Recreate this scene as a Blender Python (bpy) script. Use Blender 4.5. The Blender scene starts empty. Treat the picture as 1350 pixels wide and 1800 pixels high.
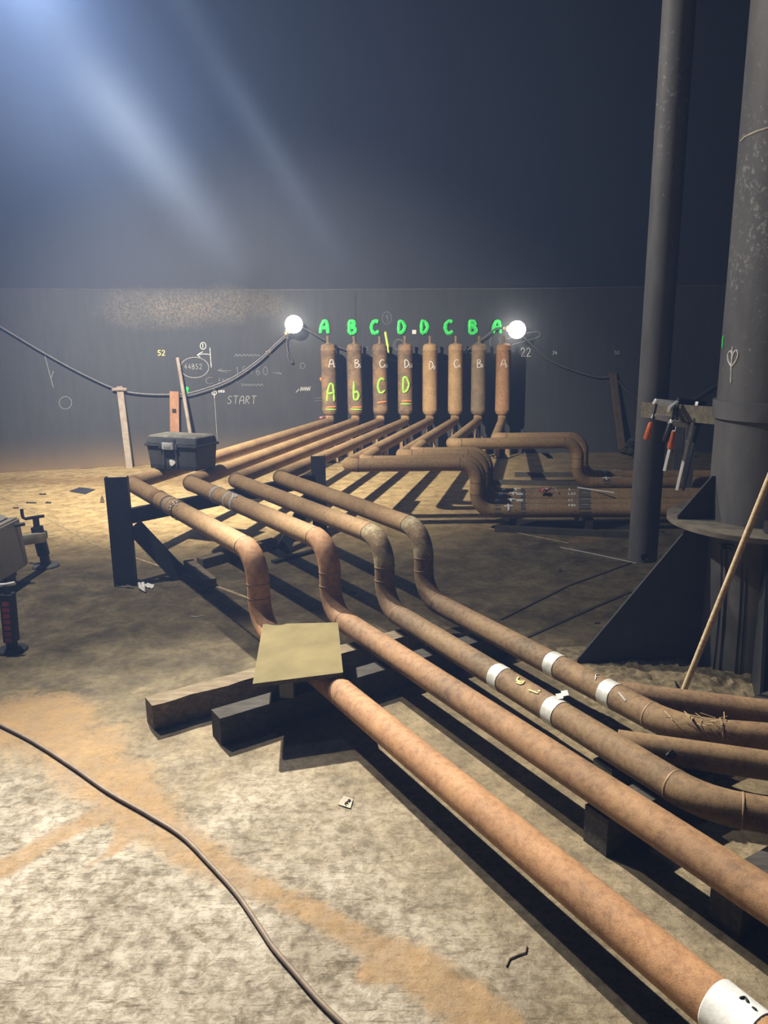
import bpy, bmesh, math, random
from mathutils import Vector, Matrix, noise as mnoise
random.seed(7)
scn = bpy.context.scene
COL = scn.collection
R = math.radians
V = Vector

# ------------------------------------------------------------------ camera
FPX, PITCH, ROLL, CH = 1350.0, R(12.9), R(-0.65), 1.634
_c, _s, _cp, _sp = math.cos(ROLL), math.sin(ROLL), math.cos(PITCH), math.sin(PITCH)
def ray(px, py):
    x = (px - 675) / FPX; y = -(py - 900) / FPX
    X = _c * x - _s * y; Y = _s * x + _c * y
    return V((X, _cp + _sp * Y, -_sp + _cp * Y))
CAM = V((0, 0, CH))
def at_z(px, py, z=0.0):
    d = ray(px, py); return CAM + d * ((z - CH) / d.z)
def at_y(px, py, y):
    d = ray(px, py); return CAM + d * (y / d.y)
cam = bpy.data.cameras.new('camera'); co = bpy.data.objects.new('camera', cam); COL.objects.link(co)
rt = V((_c, _sp * _s, _cp * _s)); up = V((-_s, _sp * _c, _cp * _c)); bk = -V((0, _cp, -_sp))
M = Matrix((rt, up, bk)).transposed().to_4x4(); M.translation = CAM
co.matrix_world = M
cam.sensor_fit = 'VERTICAL'; cam.sensor_height = 36.0; cam.sensor_width = 27.0
cam.lens = 36.0 * FPX / 1800.0; cam.clip_start = 0.05; cam.clip_end = 200
scn.camera = co

# ------------------------------------------------------------------ light and haze
vs = scn.view_settings
vs.view_transform = 'Standard'; vs.look = 'None'; vs.gamma = 1.0; vs.use_curve_mapping = False
vs.exposure = 0.0
scn.cycles.use_denoising = True
scn.cycles.volume_bounces = 0
scn.cycles.max_bounces = 6; scn.cycles.diffuse_bounces = 1
w = bpy.data.worlds.new('tank_air'); scn.world = w; w.use_nodes = True
wn = w.node_tree.nodes; wn.clear()
wo = wn.new('ShaderNodeOutputWorld')
bg = wn.new('ShaderNodeBackground'); bg.inputs[0].default_value = (0.25, 0.33, 0.5, 1); bg.inputs[1].default_value = 0.0
w.node_tree.links.new(bg.outputs[0], wo.inputs['Surface'])
vsn = wn.new('ShaderNodeVolumeScatter')
vsn.inputs['Color'].default_value = (0.26, 0.44, 1.0, 1); vsn.inputs['Density'].default_value = 0.0100
vsn.inputs['Anisotropy'].default_value = 0.2
w.node_tree.links.new(vsn.outputs[0], wo.inputs['Volume'])

def spot(name, loc, target, power, angle, blend, color, radius=0.06):
    l = bpy.data.lights.new(name, 'SPOT'); l.energy = power; l.color = color
    l.spot_size = R(angle); l.spot_blend = blend; l.shadow_soft_size = radius
    o = bpy.data.objects.new(name, l); COL.objects.link(o); o.location = loc
    o.rotation_euler = (V(target) - V(loc)).to_track_quat('-Z', 'Y').to_euler()
    return o
LAMP = V((-2.5, 6.1, 4.4)); LAMP2 = V((-2.4, 4.6, 4.1))
WARM = (1.0, 0.92, 0.80); COOL = (0.62, 0.74, 1.0)
def point(name, loc, power, col, radius):
    l = bpy.data.lights.new(name, 'POINT'); l.energy = power; l.color = col; l.shadow_soft_size = radius
    o = bpy.data.objects.new(name, l); COL.objects.link(o); o.location = loc
point('flood_bare', LAMP2, 540, WARM, 0.05)
spot('flood_near', LAMP, (0.25, 1.15, 0.0), 4700, 52, 0.95, WARM, 0.05)
spot('flood_far', LAMP2, (-1.6, 9.9, 0.3), 2900, 76, 0.9, WARM, 0.05)
al = bpy.data.lights.new('cool_fill', 'AREA'); al.energy = 130; al.color = (0.45, 0.6, 1.0); al.size = 1.2  # added cool fill lamp overhead to turn shadows and haze blue, no real opening
ao = bpy.data.objects.new('cool_fill', al); COL.objects.link(ao); ao.location = (-5.0, 4.5, 13.5)

# ------------------------------------------------------------------ materials
def nt(name):
    m = bpy.data.materials.new(name); m.use_nodes = True
    t = m.node_tree; b = t.nodes['Principled BSDF']
    return m, t, b
def nd(t, kind, **kw):
    n = t.nodes.new(kind)
    for k, v in kw.items():
        if k in ('operation', 'blend_type', 'data_type', 'attribute_name', 'interpolation', 'feature'): setattr(n, k, v)
        else: n.inputs[k].default_value = v
    return n
def noise_tex(t, vec, scale, detail=6, rough=0.6, dist=0.0):
    n = t.nodes.new('ShaderNodeTexNoise'); n.inputs['Scale'].default_value = scale
    n.inputs['Detail'].default_value = detail; n.inputs['Roughness'].default_value = rough
    n.inputs['Distortion'].default_value = dist
    t.links.new(vec, n.inputs['Vector']); return n.outputs['Fac']
def ramp(t, fac, stops):
    r = t.nodes.new('ShaderNodeValToRGB'); e = r.color_ramp.elements
    while len(e) < len(stops): e.new(0.5)
    for i, (p, c) in enumerate(stops):
        e[i].position = p; e[i].color = c if len(c) == 4 else (*c, 1)
    t.links.new(fac, r.inputs['Fac']); return r.outputs['Color']
def mix(t, fac, a, b, mode='MIX'):
    n = t.nodes.new('ShaderNodeMix'); n.data_type = 'RGBA'; n.blend_type = mode
    for sock, val in (('Factor', fac), ('A', a), ('B', b)):
        s = [i for i in n.inputs if i.name == sock and (i.type == ('VALUE' if sock == 'Factor' else 'RGBA'))][0]
        if hasattr(val, 'is_output'): t.links.new(val, s)
        elif sock == 'Factor': s.default_value = val
        else: s.default_value = (*val, 1) if len(val) == 3 else val
    return [o for o in n.outputs if o.type == 'RGBA'][0]
def math_n(t, op, a, b=None, clamp=False):
    n = t.nodes.new('ShaderNodeMath'); n.operation = op; n.use_clamp = clamp
    for i, v in enumerate((a, b)):
        if v is None: continue
        if hasattr(v, 'is_output'): t.links.new(v, n.inputs[i])
        else: n.inputs[i].default_value = v
    return n.outputs[0]
def coords(t, scale=(1, 1, 1)):
    tc = t.nodes.new('ShaderNodeTexCoord')
    if scale == (1, 1, 1): return tc.outputs['Object']
    mp = t.nodes.new('ShaderNodeMapping'); mp.inputs['Scale'].default_value = scale
    t.links.new(tc.outputs['Object'], mp.inputs['Vector']); return mp.outputs['Vector']
def bump(t, b, h, strength=0.3, dist=0.01):
    n = t.nodes.new('ShaderNodeBump'); n.inputs['Strength'].default_value = strength; n.inputs['Distance'].default_value = dist
    t.links.new(h, n.inputs['Height']); t.links.new(n.outputs[0], b.inputs['Normal'])
def spec(b, v):
    b.inputs['Specular IOR Level'].default_value = v
def plain(name, col, rough=0.6, metal=0.0, var=0.25, scale=12, bstr=0.15, sp=0.4):
    m, t, b = nt(name); v = coords(t); f = noise_tex(t, v, scale, 7)
    d = tuple(c * (1 - var) for c in col); l = tuple(min(1, c * (1 + var)) for c in col)
    t.links.new(ramp(t, f, [(0.3, d), (0.7, l)]), b.inputs['Base Color'])
    b.inputs['Roughness'].default_value = rough; b.inputs['Metallic'].default_value = metal; spec(b, sp)
    bump(t, b, f, bstr, 0.004); return m
def rust(name, light, mid, dark, amount=0.5, patch=None, patch_amt=0.0, scale=4.0, rough=0.75):
    """rusted pipe: light rust bloom, mid brown, dark mill scale; amount moves the balance to dark"""
    m, t, b = nt(name); v = coords(t)
    f1 = noise_tex(t, v, scale, 9, 0.68, 0.4)
    f2 = noise_tex(t, v, scale * 14, 4, 0.7)
    f3 = noise_tex(t, v, 260, 3, 0.6)
    c = ramp(t, f1, [(0.30, light), (0.50, mid), (0.52 + 0.35 * (1 - amount), dark)])
    c2 = ramp(t, f2, [(0.36, tuple(x * 0.62 for x in mid)), (0.56, light)])
    c = mix(t, 0.38, c, c2)
    sp = ramp(t, f3, [(0.34, (0.45, 0.40, 0.38)), (0.47, (1, 1, 1))])
    c = mix(t, 0.5, c, sp, 'MULTIPLY')
    if patch:
        f4 = noise_tex(t, v, 7.0, 6, 0.7)
        pm = ramp(t, f4, [(0.62 - patch_amt * 0.3, (0, 0, 0)), (0.72 - patch_amt * 0.3, (1, 1, 1))])
        c = mix(t, math_n(t, 'MULTIPLY', pm, 0.8), c, patch)
    t.links.new(c, b.inputs['Base Color']); b.inputs['Roughness'].default_value = rough; spec(b, 0.35)
    bump(t, b, mix(t, 0.5, f2, f3), 0.35, 0.003); return m
ORANGE = rust('orange_rust', (0.66, 0.365, 0.18), (0.50, 0.235, 0.115), (0.22, 0.125, 0.075), 0.12, scale=2.6)
BROWN = rust('brown_rust', (0.40, 0.245, 0.125), (0.25, 0.140, 0.072), (0.082, 0.062, 0.048), 0.5, scale=2.5)
PLAINB = rust('red_brown_rust', (0.54, 0.32, 0.165), (0.36, 0.19, 0.095), (0.14, 0.09, 0.06), 0.2, scale=3)
UMBER = rust('umber_rust', (0.29, 0.195, 0.100), (0.160, 0.100, 0.053), (0.062, 0.049, 0.036), 0.55, scale=3)
DARKR = rust('dark_rust', (0.29, 0.19, 0.10), (0.155, 0.095, 0.055), (0.065, 0.05, 0.038), 0.7)
SCALY = rust('scaly_rust', (0.34, 0.24, 0.125), (0.18, 0.12, 0.062), (0.075, 0.058, 0.04), 0.45, (0.44, 0.39, 0.24), 0.45, 6)
TANB = rust('dusty_tan_rust', (0.45, 0.31, 0.155), (0.32, 0.21, 0.105), (0.15, 0.105, 0.07), 0.25)
TAN = rust('tan_rust', (0.54, 0.365, 0.185), (0.40, 0.255, 0.125), (0.18, 0.122, 0.075), 0.15)
GREYR = rust('grey_scale_rust', (0.36, 0.25, 0.14), (0.19, 0.15, 0.105), (0.085, 0.08, 0.072), 0.6, scale=5)
VESSEL = rust('vessel_scale', (0.44, 0.255, 0.12), (0.19, 0.15, 0.105), (0.085, 0.083, 0.078), 0.9, scale=7)
WELD = plain('weld_bead', (0.23, 0.15, 0.09), 0.6, 0.1)
STEEL = plain('dark_painted_steel', (0.028, 0.030, 0.035), 0.55, 0.2, 0.3, 9)
STEELB = plain('column_steel', (0.115, 0.115, 0.118), 0.62, 0.0, 0.28, 5, 0.1)
def flaky(name, z0, z1, xo=0.0):
    """dark steel with pale flaking specks between two heights, local coordinates"""
    m, t, b = nt(name); v = coords(t); f = noise_tex(t, coords(t, (1, 1, .35)), 6, 8, .65)
    c = ramp(t, f, [(0.3, (0.085, 0.085, 0.088)), (0.7, (0.15, 0.15, 0.152))])
    sx = t.nodes.new('ShaderNodeSeparateXYZ'); t.links.new(v, sx.inputs[0])
    zz = math_n(t, 'SUBTRACT', 1.0, math_n(t, 'ABSOLUTE', math_n(t, 'DIVIDE', math_n(t, 'SUBTRACT', sx.outputs[2], (z0 + z1)/2), (z1 - z0)/2)), True)
    g = noise_tex(t, v, 38, 6, .7); h = noise_tex(t, v, 4, 4, .6)
    k = math_n(t, 'ADD', g, math_n(t, 'MULTIPLY', math_n(t, 'MULTIPLY', zz, h), .34))
    c = mix(t, math_n(t, 'MULTIPLY', math_n(t, 'SUBTRACT', k, .70), 9.0, True), c, (0.30, 0.30, 0.30))
    t.links.new(c, b.inputs['Base Color']); b.inputs['Roughness'].default_value = .62; spec(b, .35); bump(t, b, g, .12, .004); return m
HANGM = flaky('hanging_pipe_steel', 1.7, 3.3); COLM = flaky('column_shaft_steel', .9, 3.4)
EDGE = plain('bright_cut_steel', (0.55, 0.56, 0.57), 0.35, 0.8, 0.2, 20)
TIMBER = None
def timber(name, a, bcol):
    m, t, b = nt(name); v = coords(t, (1.5, 14, 14)); f = noise_tex(t, v, 4, 7, 0.6, 0.6); g = noise_tex(t, coords(t), 9, 6)
    c = ramp(t, f, [(0.3, a), (0.7, bcol)]); c = mix(t, 0.6, c, ramp(t, g, [(0.3, (0.45, 0.43, 0.4)), (0.65, (1, 1, 1))]), 'MULTIPLY')
    t.links.new(c, b.inputs['Base Color']); b.inputs['Roughness'].default_value = 0.85; spec(b, 0.2); bump(t, b, f, 0.5, 0.004); return m
TIMBER = timber('weathered_timber', (0.13, 0.10, 0.065), (0.30, 0.25, 0.17))
DIRTYT = timber('oily_timber', (0.035, 0.033, 0.030), (0.09, 0.085, 0.075))
POLE = timber('worn_pole_wood', (0.52, 0.39, 0.24), (0.78, 0.64, 0.43))
PLY = plain('grubby_plywood', (0.165, 0.138, 0.066), 0.85, 0, 0.22, 5, 0.1, 0.2)
PLYE = plain('plywood_edge', (0.10, 0.08, 0.05), 0.9, 0, 0.4, 30)
TAPE = plain('silver_tape', (0.62, 0.64, 0.62), 0.42, 0.35, 0.18, 25, 0.4)
TAPEW = plain('white_silver_tape', (0.80, 0.82, 0.82), 0.45, 0.1, 0.14, 25, 0.4)
BLACKM = plain('black_marking', (0.02, 0.02, 0.02), 0.8)
CHALK = plain('white_chalk', (0.85, 0.85, 0.82), 0.95, 0, 0.1)
FAINT = plain('faint_chalk', (0.24, 0.25, 0.25), 0.95, 0, 0.3, 60)
MIDCH = plain('worn_chalk', (0.46, 0.47, 0.46), 0.95, 0, 0.25, 60)
YCHALK = plain('yellow_chalk', (0.75, 0.65, 0.30), 0.95, 0, 0.15)
GREEN = plain('green_spray_paint', (0.07, 0.80, 0.16), 0.6, 0, 0.2, 15)
LIME = plain('lime_spray_paint', (0.42, 0.80, 0.12), 0.6, 0, 0.2, 25)
ORP = plain('orange_spray_paint', (0.85, 0.30, 0.12), 0.6, 0, 0.2, 25)
YELP = plain('yellow_spray_paint', (0.70, 0.85, 0.15), 0.6, 0, 0.2, 25)
REDP = plain('red_plastic', (0.65, 0.03, 0.05), 0.4)
WHITEP = plain('white_plastic', (0.8, 0.78, 0.76), 0.4, 0, 0.1)
CABLE = plain('grey_black_cable', (0.10, 0.10, 0.11), 0.45, 0, 0.3, 30)
CORD = plain('dusty_cord', (0.17, 0.13, 0.095), 0.6, 0, 0.3, 20)
BOXP = plain('black_tool_plastic', (0.062, 0.066, 0.072), 0.5, 0, 0.25, 8)
BOXD = plain('dusty_box_lid', (0.13, 0.125, 0.105), 0.8, 0, 0.45, 14)
LATCH = plain('grey_latch', (0.40, 0.42, 0.42), 0.5)
ORH = plain('orange_handle', (0.80, 0.19, 0.05), 0.5, 0, 0.2, 30)
BLKH = plain('black_handle', (0.03, 0.03, 0.03), 0.5, 0, 0.5, 40)
GALV = plain('galvanised_steel', (0.90, 0.92, 0.94), 0.35, 0.1, 0.12, 18)
MACH = plain('beige_machine_panel', (0.26, 0.24, 0.19), 0.55, 0, 0.15, 4)
MACHR = plain('grey_machine_hood', (0.30, 0.29, 0.27), 0.6, 0, 0.15, 4)
POSTR = rust('rusty_post', (0.52, 0.30, 0.18), (0.36, 0.18, 0.10), (0.16, 0.09, 0.06), 0.2, scale=8)
POSTG = rust('grey_rusted_post', (0.46, 0.42, 0.38), (0.34, 0.27, 0.21), (0.16, 0.12, 0.09), 0.4, scale=9)
POSTD = rust('dark_brown_post', (0.17, 0.125, 0.085), (0.11, 0.083, 0.06), (0.065, 0.05, 0.04), 0.5, scale=6)
TAR = plain('shiny_tar', (0.006, 0.006, 0.008), 0.18, 0, 0.3, 30, 0.5, 0.7)
SLUDGE = plain('dry_sludge', (0.16, 0.130, 0.080), 0.95, 0, 0.6, 30, 0.9, 0.15)
PAPER = plain('paper_white', (0.72, 0.72, 0.68), 0.7, 0, 0.12, 20)
SHEET = plain('dark_rubber_sheet', (0.04, 0.045, 0.06), 0.5)
def emit(name, col, st):
    m, t, b = nt(name); b.inputs['Emission Color'].default_value = (*col, 1); b.inputs['Emission Strength'].default_value = st
    b.inputs['Base Color'].default_value = (0.8, 0.8, 0.8, 1); return m
GLOBE = emit('lit_globe', (1.0, 0.96, 0.88), 14.0)

# floor: stains and tones are painted as vertex data (rust trails, darker middle, paler near left)
def floor_mat():
    m, t, b = nt('dusty_steel_floor'); v = coords(t)
    def attr(n):
        a = t.nodes.new('ShaderNodeAttribute'); a.attribute_name = n; return a.outputs['Fac']
    n1 = noise_tex(t, v, 1.6, 8, 0.62, 0.5); n2 = noise_tex(t, v, 8, 9, 0.72, 0.35)
    n3 = noise_tex(t, v, 55, 5, 0.7); n4 = noise_tex(t, v, 24, 8, 0.72, 0.3); n6 = noise_tex(t, v, 4.5, 9, 0.7, 0.3)
    def scratch(rot, sc):
        mp = t.nodes.new('ShaderNodeMapping'); mp.inputs['Rotation'].default_value = (0, 0, R(rot)); mp.inputs['Scale'].default_value = sc
        t.links.new(v, mp.inputs['Vector']); return noise_tex(t, mp.outputs[0], 5, 7, 0.7, 0.5)
    s1 = scratch(35, (1.8, 15, 1)); s2 = math_n(t, 'MINIMUM', scratch(-28, (2.2, 17, 1)), scratch(78, (2.0, 16, 1)))
    scr = math_n(t, 'MINIMUM', s1, s2)
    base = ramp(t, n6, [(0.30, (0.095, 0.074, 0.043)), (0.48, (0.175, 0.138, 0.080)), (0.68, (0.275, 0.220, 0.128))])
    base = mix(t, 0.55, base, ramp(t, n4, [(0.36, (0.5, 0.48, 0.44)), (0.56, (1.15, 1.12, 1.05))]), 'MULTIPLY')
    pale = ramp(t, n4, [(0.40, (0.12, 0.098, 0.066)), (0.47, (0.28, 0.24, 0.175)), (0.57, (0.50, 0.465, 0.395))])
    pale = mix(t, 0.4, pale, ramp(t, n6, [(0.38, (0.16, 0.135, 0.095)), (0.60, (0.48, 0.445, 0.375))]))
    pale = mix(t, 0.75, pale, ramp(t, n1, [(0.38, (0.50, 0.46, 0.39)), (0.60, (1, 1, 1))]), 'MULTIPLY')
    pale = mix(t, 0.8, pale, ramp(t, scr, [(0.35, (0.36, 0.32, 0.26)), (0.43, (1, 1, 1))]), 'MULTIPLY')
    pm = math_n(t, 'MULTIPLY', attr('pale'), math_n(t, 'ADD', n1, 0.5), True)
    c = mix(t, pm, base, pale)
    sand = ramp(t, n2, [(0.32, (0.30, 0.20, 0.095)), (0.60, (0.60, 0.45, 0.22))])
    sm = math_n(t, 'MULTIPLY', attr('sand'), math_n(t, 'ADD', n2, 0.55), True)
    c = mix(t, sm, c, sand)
    drab = ramp(t, n6, [(0.34, (0.055, 0.043, 0.023)), (0.50, (0.112, 0.090, 0.049)), (0.66, (0.19, 0.157, 0.088))])
    drab = mix(t, 0.5, drab, ramp(t, n4, [(0.36, (0.55, 0.53, 0.5)), (0.58, (1.15, 1.13, 1.08))]), 'MULTIPLY')
    drab = mix(t, 0.4, drab, ramp(t, scr, [(0.30, (0.5, 0.47, 0.42)), (0.42, (1, 1, 1))]), 'MULTIPLY')
    om = math_n(t, 'MULTIPLY', attr('drab'), math_n(t, 'ADD', n1, 0.6), True)
    c = mix(t, om, c, drab)
    rs = ramp(t, n2, [(0.3, (0.19, 0.115, 0.05)), (0.65, (0.36, 0.225, 0.095))])
    e = math_n(t, 'SUBTRACT', math_n(t, 'ADD', attr('rust'), math_n(t, 'MULTIPLY', math_n(t, 'SUBTRACT', n6, 0.5), 1.3)), 0.42)
    e = math_n(t, 'ADD', e, math_n(t, 'MULTIPLY', math_n(t, 'SUBTRACT', n4, 0.5), 0.8))
    rm = math_n(t, 'MULTIPLY', e, 2.6, True)
    rm = math_n(t, 'MULTIPLY', rm, math_n(t, 'MULTIPLY', math_n(t, 'ADD', attr('rust'), 0.15), 1.6, True), True)
    c = mix(t, math_n(t, 'MULTIPLY', rm, 0.72), c, rs)
    sp = ramp(t, n3, [(0.30, (0.42, 0.40, 0.38)), (0.46, (1, 1, 1))])
    c = mix(t, 0.6, c, sp, 'MULTIPLY')
    t.links.new(c, b.inputs['Base Color'])
    t.links.new(ramp(t, n2, [(0.3, (0.55, 0.55, 0.55)), (0.7, (0.9, 0.9, 0.9))]), b.inputs['Roughness'])
    spec(b, 0.35)
    bump(t, b, mix(t, 0.5, n2, n4), 0.8, 0.014)
    return m
def wall_mat():
    m, t, b = nt('tank_wall_steel'); tc = coords(t)
    sx = t.nodes.new('ShaderNodeSeparateXYZ'); t.links.new(tc, sx.inputs[0]); z = sx.outputs['Z']; x = sx.outputs['X']
    vst = coords(t, (6, 6, 0.9)); n1 = noise_tex(t, tc, 1.1, 7, 0.6); n2 = noise_tex(t, vst, 2.5, 8, 0.65); n3 = noise_tex(t, tc, 42, 6, 0.8)
    c = ramp(t, n2, [(0.2, (0.043, 0.047, 0.054)), (0.8, (0.062, 0.066, 0.073))])
    # upper courses: darker, bluer colour above the seam
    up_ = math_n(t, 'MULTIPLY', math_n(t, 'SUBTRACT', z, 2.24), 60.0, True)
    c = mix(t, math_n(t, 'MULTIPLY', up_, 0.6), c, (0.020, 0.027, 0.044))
    # rust wash just above the floor
    low = math_n(t, 'SUBTRACT', 1.0, math_n(t, 'DIVIDE', z, 0.55), True)
    low = math_n(t, 'MULTIPLY', math_n(t, 'POWER', low, 2.2), math_n(t, 'ADD', n1, 0.6), True)
    low = math_n(t, 'MULTIPLY', low, math_n(t, 'SUBTRACT', 1.0, math_n(t, 'MULTIPLY', math_n(t, 'ADD', x, .6), .5, True), True))
    c = mix(t, low, c, (0.21, 0.15, 0.088))
    # speckled rust bloom under the seam
    dx = math_n(t, 'MULTIPLY', math_n(t, 'ADD', x, 2.45), 0.80); dz = math_n(t, 'MULTIPLY', math_n(t, 'SUBTRACT', z, 2.03), 3.2)
    rr = math_n(t, 'SQRT', math_n(t, 'ADD', math_n(t, 'MULTIPLY', dx, dx), math_n(t, 'MULTIPLY', dz, dz)))
    pm = math_n(t, 'SUBTRACT', math_n(t, 'ADD', 1.0, math_n(t, 'MULTIPLY', math_n(t, 'SUBTRACT', n1, 0.5), 1.6)), rr, True)
    sp = ramp(t, n3, [(0.42, (0, 0, 0)), (0.60, (1, 1, 1))])
    c = mix(t, math_n(t, 'MULTIPLY', math_n(t, 'MULTIPLY', pm, sp), 1.1, True), c, (0.22, 0.19, 0.15))
    t.links.new(c, b.inputs['Base Color']); b.inputs['Roughness'].default_value = 0.6; spec(b, 0.3)
    bump(t, b, n2, 0.15, 0.004)
    return m

# ------------------------------------------------------------------ mesh helpers
def link(name, me, m, parent=None):
    o = bpy.data.objects.new(name, me); COL.objects.link(o)
    if m: me.materials.append(m)
    if parent:
        o.parent = parent
        o.matrix_parent_inverse = Matrix.Identity(4)
    return o
def finish(name, bm, m, parent=None, smooth=True, angle=35):
    """link a bmesh given in world coordinates; parented meshes are stored relative to their thing"""
    bmesh.ops.recalc_face_normals(bm, faces=bm.faces)
    if parent is not None:
        off = V((0, 0, 0)); p = parent
        while p is not None: off += p.location; p = p.parent
        bmesh.ops.translate(bm, verts=bm.verts, vec=-off)
    me = bpy.data.meshes.new(name); bm.to_mesh(me); bm.free()
    if smooth:
        for p in me.polygons: p.use_smooth = True
        me.set_sharp_from_angle(angle=R(angle))
    return link(name, me, m, parent)
def tag(o, label=None, cat=None, group=None, kind=None):
    if label: o['label'] = label
    if cat: o['category'] = cat
    if group: o['group'] = group
    if kind: o['kind'] = kind
    return o
def thing(name, loc, label, cat, group=None):
    o = bpy.data.objects.new(name, None); COL.objects.link(o); o.location = loc; o.empty_display_size = 0.1
    return tag(o, label, cat, group)
def solo(name, bm, m, label, cat, group=None, smooth=True, kind=None, base=None):
    """a thing that is a single mesh, its origin at its base"""
    if base is None:
        zs = min(v.co.z for v in bm.verts); n = len(bm.verts)
        base = V((sum(v.co.x for v in bm.verts) / n, sum(v.co.y for v in bm.verts) / n, zs))
    bmesh.ops.translate(bm, verts=bm.verts, vec=-V(base))
    o = finish(name, bm, m, None, smooth); o.location = base
    return tag(o, label, cat, group, kind)
def frames(pts, up=None):
    pts = [V(p) for p in pts]; T = []
    for i in range(len(pts)):
        a = pts[max(0, i - 1)]; b = pts[min(len(pts) - 1, i + 1)]; T.append((b - a).normalized())
    n = T[0].orthogonal().normalized() if up is None else (V(up) - T[0] * T[0].dot(V(up))).normalized()
    F = []
    for i, t in enumerate(T):
        if i:
            ax = T[i - 1].cross(t)
            if ax.length > 1e-8:
                n = Matrix.Rotation(T[i - 1].angle(t), 3, ax.normalized()) @ n
        n = (n - t * t.dot(n)).normalized(); F.append((n, t.cross(n)))
    return pts, T, F
def tube(bm, pts, r, n=20, cap=True, prof=None):
    pts, T, F = frames(pts); rs = r if isinstance(r, (list, tuple)) else [r] * len(pts)
    rings = []
    for p, (a, b), rr in zip(pts, F, rs):
        rings.append([bm.verts.new(p + a * (math.cos(2 * math.pi * k / n) * rr) + b * (math.sin(2 * math.pi * k / n) * rr)) for k in range(n)])
    for i in range(len(rings) - 1):
        for k in range(n):
            bm.faces.new((rings[i][k], rings[i][(k + 1) % n], rings[i + 1][(k + 1) % n], rings[i + 1][k]))
    if cap:
        bm.faces.new(rings[0][::-1]); bm.faces.new(rings[-1])
    return bm
def hollow(bm, p, q, r, th, n=24):
    p, q = V(p), V(q); d = (q - p).normalized(); a = d.orthogonal().normalized(); b = d.cross(a)
    def ring(c, rr): return [bm.verts.new(c + a * (math.cos(2 * math.pi * k / n) * rr) + b * (math.sin(2 * math.pi * k / n) * rr)) for k in range(n)]
    A, B, C_, D = ring(p, r), ring(q, r), ring(q, r - th), ring(p, r - th)
    for X, Y in ((A, B), (B, C_), (C_, D), (D, A)):
        for k in range(n): bm.faces.new((X[k], X[(k + 1) % n], Y[(k + 1) % n], Y[k]))
    return bm
def lathe(bm, base, axis, prof, n=24):
    """prof: (radius, height) list along axis"""
    d = V(axis).normalized(); a = d.orthogonal().normalized(); b = d.cross(a); base = V(base); rings = []
    for r_, h in prof:
        c = base + d * h
        rings.append([bm.verts.new(c + a * (math.cos(2 * math.pi * k / n) * max(r_, 1e-4)) + b * (math.sin(2 * math.pi * k / n) * max(r_, 1e-4))) for k in range(n)])
    for i in range(len(rings) - 1):
        for k in range(n): bm.faces.new((rings[i][k], rings[i][(k + 1) % n], rings[i + 1][(k + 1) % n], rings[i + 1][k]))
    bm.faces.new(rings[0][::-1]); bm.faces.new(rings[-1]); return bm
def box8(bm, P):
    """eight corners: bottom loop then top loop"""
    v = [bm.verts.new(V(p)) for p in P]
    for f in ((3, 2, 1, 0), (4, 5, 6, 7), (0, 1, 5, 4), (1, 2, 6, 5), (2, 3, 7, 6), (3, 0, 4, 7)): bm.faces.new([v[i] for i in f])
    return bm
def bar(bm, p, q, w_, h_, upv=(0, 0, 1), bev=0.0):
    """box from p to q, w_ across, h_ along up"""
    p, q = V(p), V(q); d = (q - p).normalized(); s = d.cross(V(upv)).normalized(); u = s.cross(d)
    s *= w_ / 2; u *= h_ / 2
    t = bmesh.new(); box8(t, (p - s - u, p + s - u, q + s - u, q - s - u, p - s + u, p + s + u, q + s + u, q - s + u))
    if bev: bmesh.ops.bevel(t, geom=t.edges[:], offset=bev, segments=2, affect='EDGES', profile=0.5)
    me = bpy.data.meshes.new('tmp'); t.to_mesh(me); t.free(); bm.from_mesh(me); bpy.data.meshes.remove(me); return bm
def channel(bm, p, q, w_, d_, th, face, flip=1):
    """C channel from p to q: web of width w_ facing 'face', flanges of depth d_ going back"""
    p, q = V(p), V(q); ax = (q - p).normalized(); f = (V(face) - ax * ax.dot(V(face))).normalized(); s = ax.cross(f)
    prof = [(-w_/2, 0), (w_/2, 0), (w_/2, -d_), (w_/2 - th, -d_), (w_/2 - th, -th), (-w_/2 + th, -th), (-w_/2 + th, -d_), (-w_/2, -d_)]
    A = [bm.verts.new(p + s * a + f * b) for a, b in prof]; B = [bm.verts.new(q + s * a + f * b) for a, b in prof]
    n = len(prof)
    for k in range(n): bm.faces.new((A[k], A[(k + 1) % n], B[(k + 1) % n], B[k]))
    for L in (A[::-1], B):
        for idx in ((0, 1, 4, 5), (1, 2, 3, 4), (0, 5, 6, 7)): bm.faces.new([L[i] if L is B else L[n - 1 - i] for i in idx])
    return bm
def fillet(pts, radii, seg=10):
    """split a polyline into straight pieces and elbow arcs"""
    pts = [V(p) for p in pts]; pieces = []; cur = pts[0]
    for i in range(1, len(pts) - 1):
        a = (pts[i - 1] - pts[i]).normalized(); b = (pts[i + 1] - pts[i]).normalized()
        ang = a.angle(b); rr = radii[i - 1]; t = rr / math.tan(ang / 2)
        t = min(t, 0.49 * (pts[i + 1] - pts[i]).length, 0.99 * (pts[i] - cur).length); rr = t * math.tan(ang / 2)
        s, e = pts[i] + a * t, pts[i] + b * t
        c = pts[i] + (a + b).normalized() * (rr / math.sin(ang / 2))
        if (s - cur).length > 0.012: pieces.append(('pipe', [cur, s]))
        v0 = s - c; v1 = e - c; tot = v0.angle(v1); ax = v0.cross(v1).normalized()
        pieces.append(('elbow', [c + Matrix.Rotation(tot * k / seg, 3, ax) @ v0 for k in range(seg + 1)]))
        cur = e
    pieces.append(('pipe', [cur, pts[-1]])); return pieces
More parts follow.
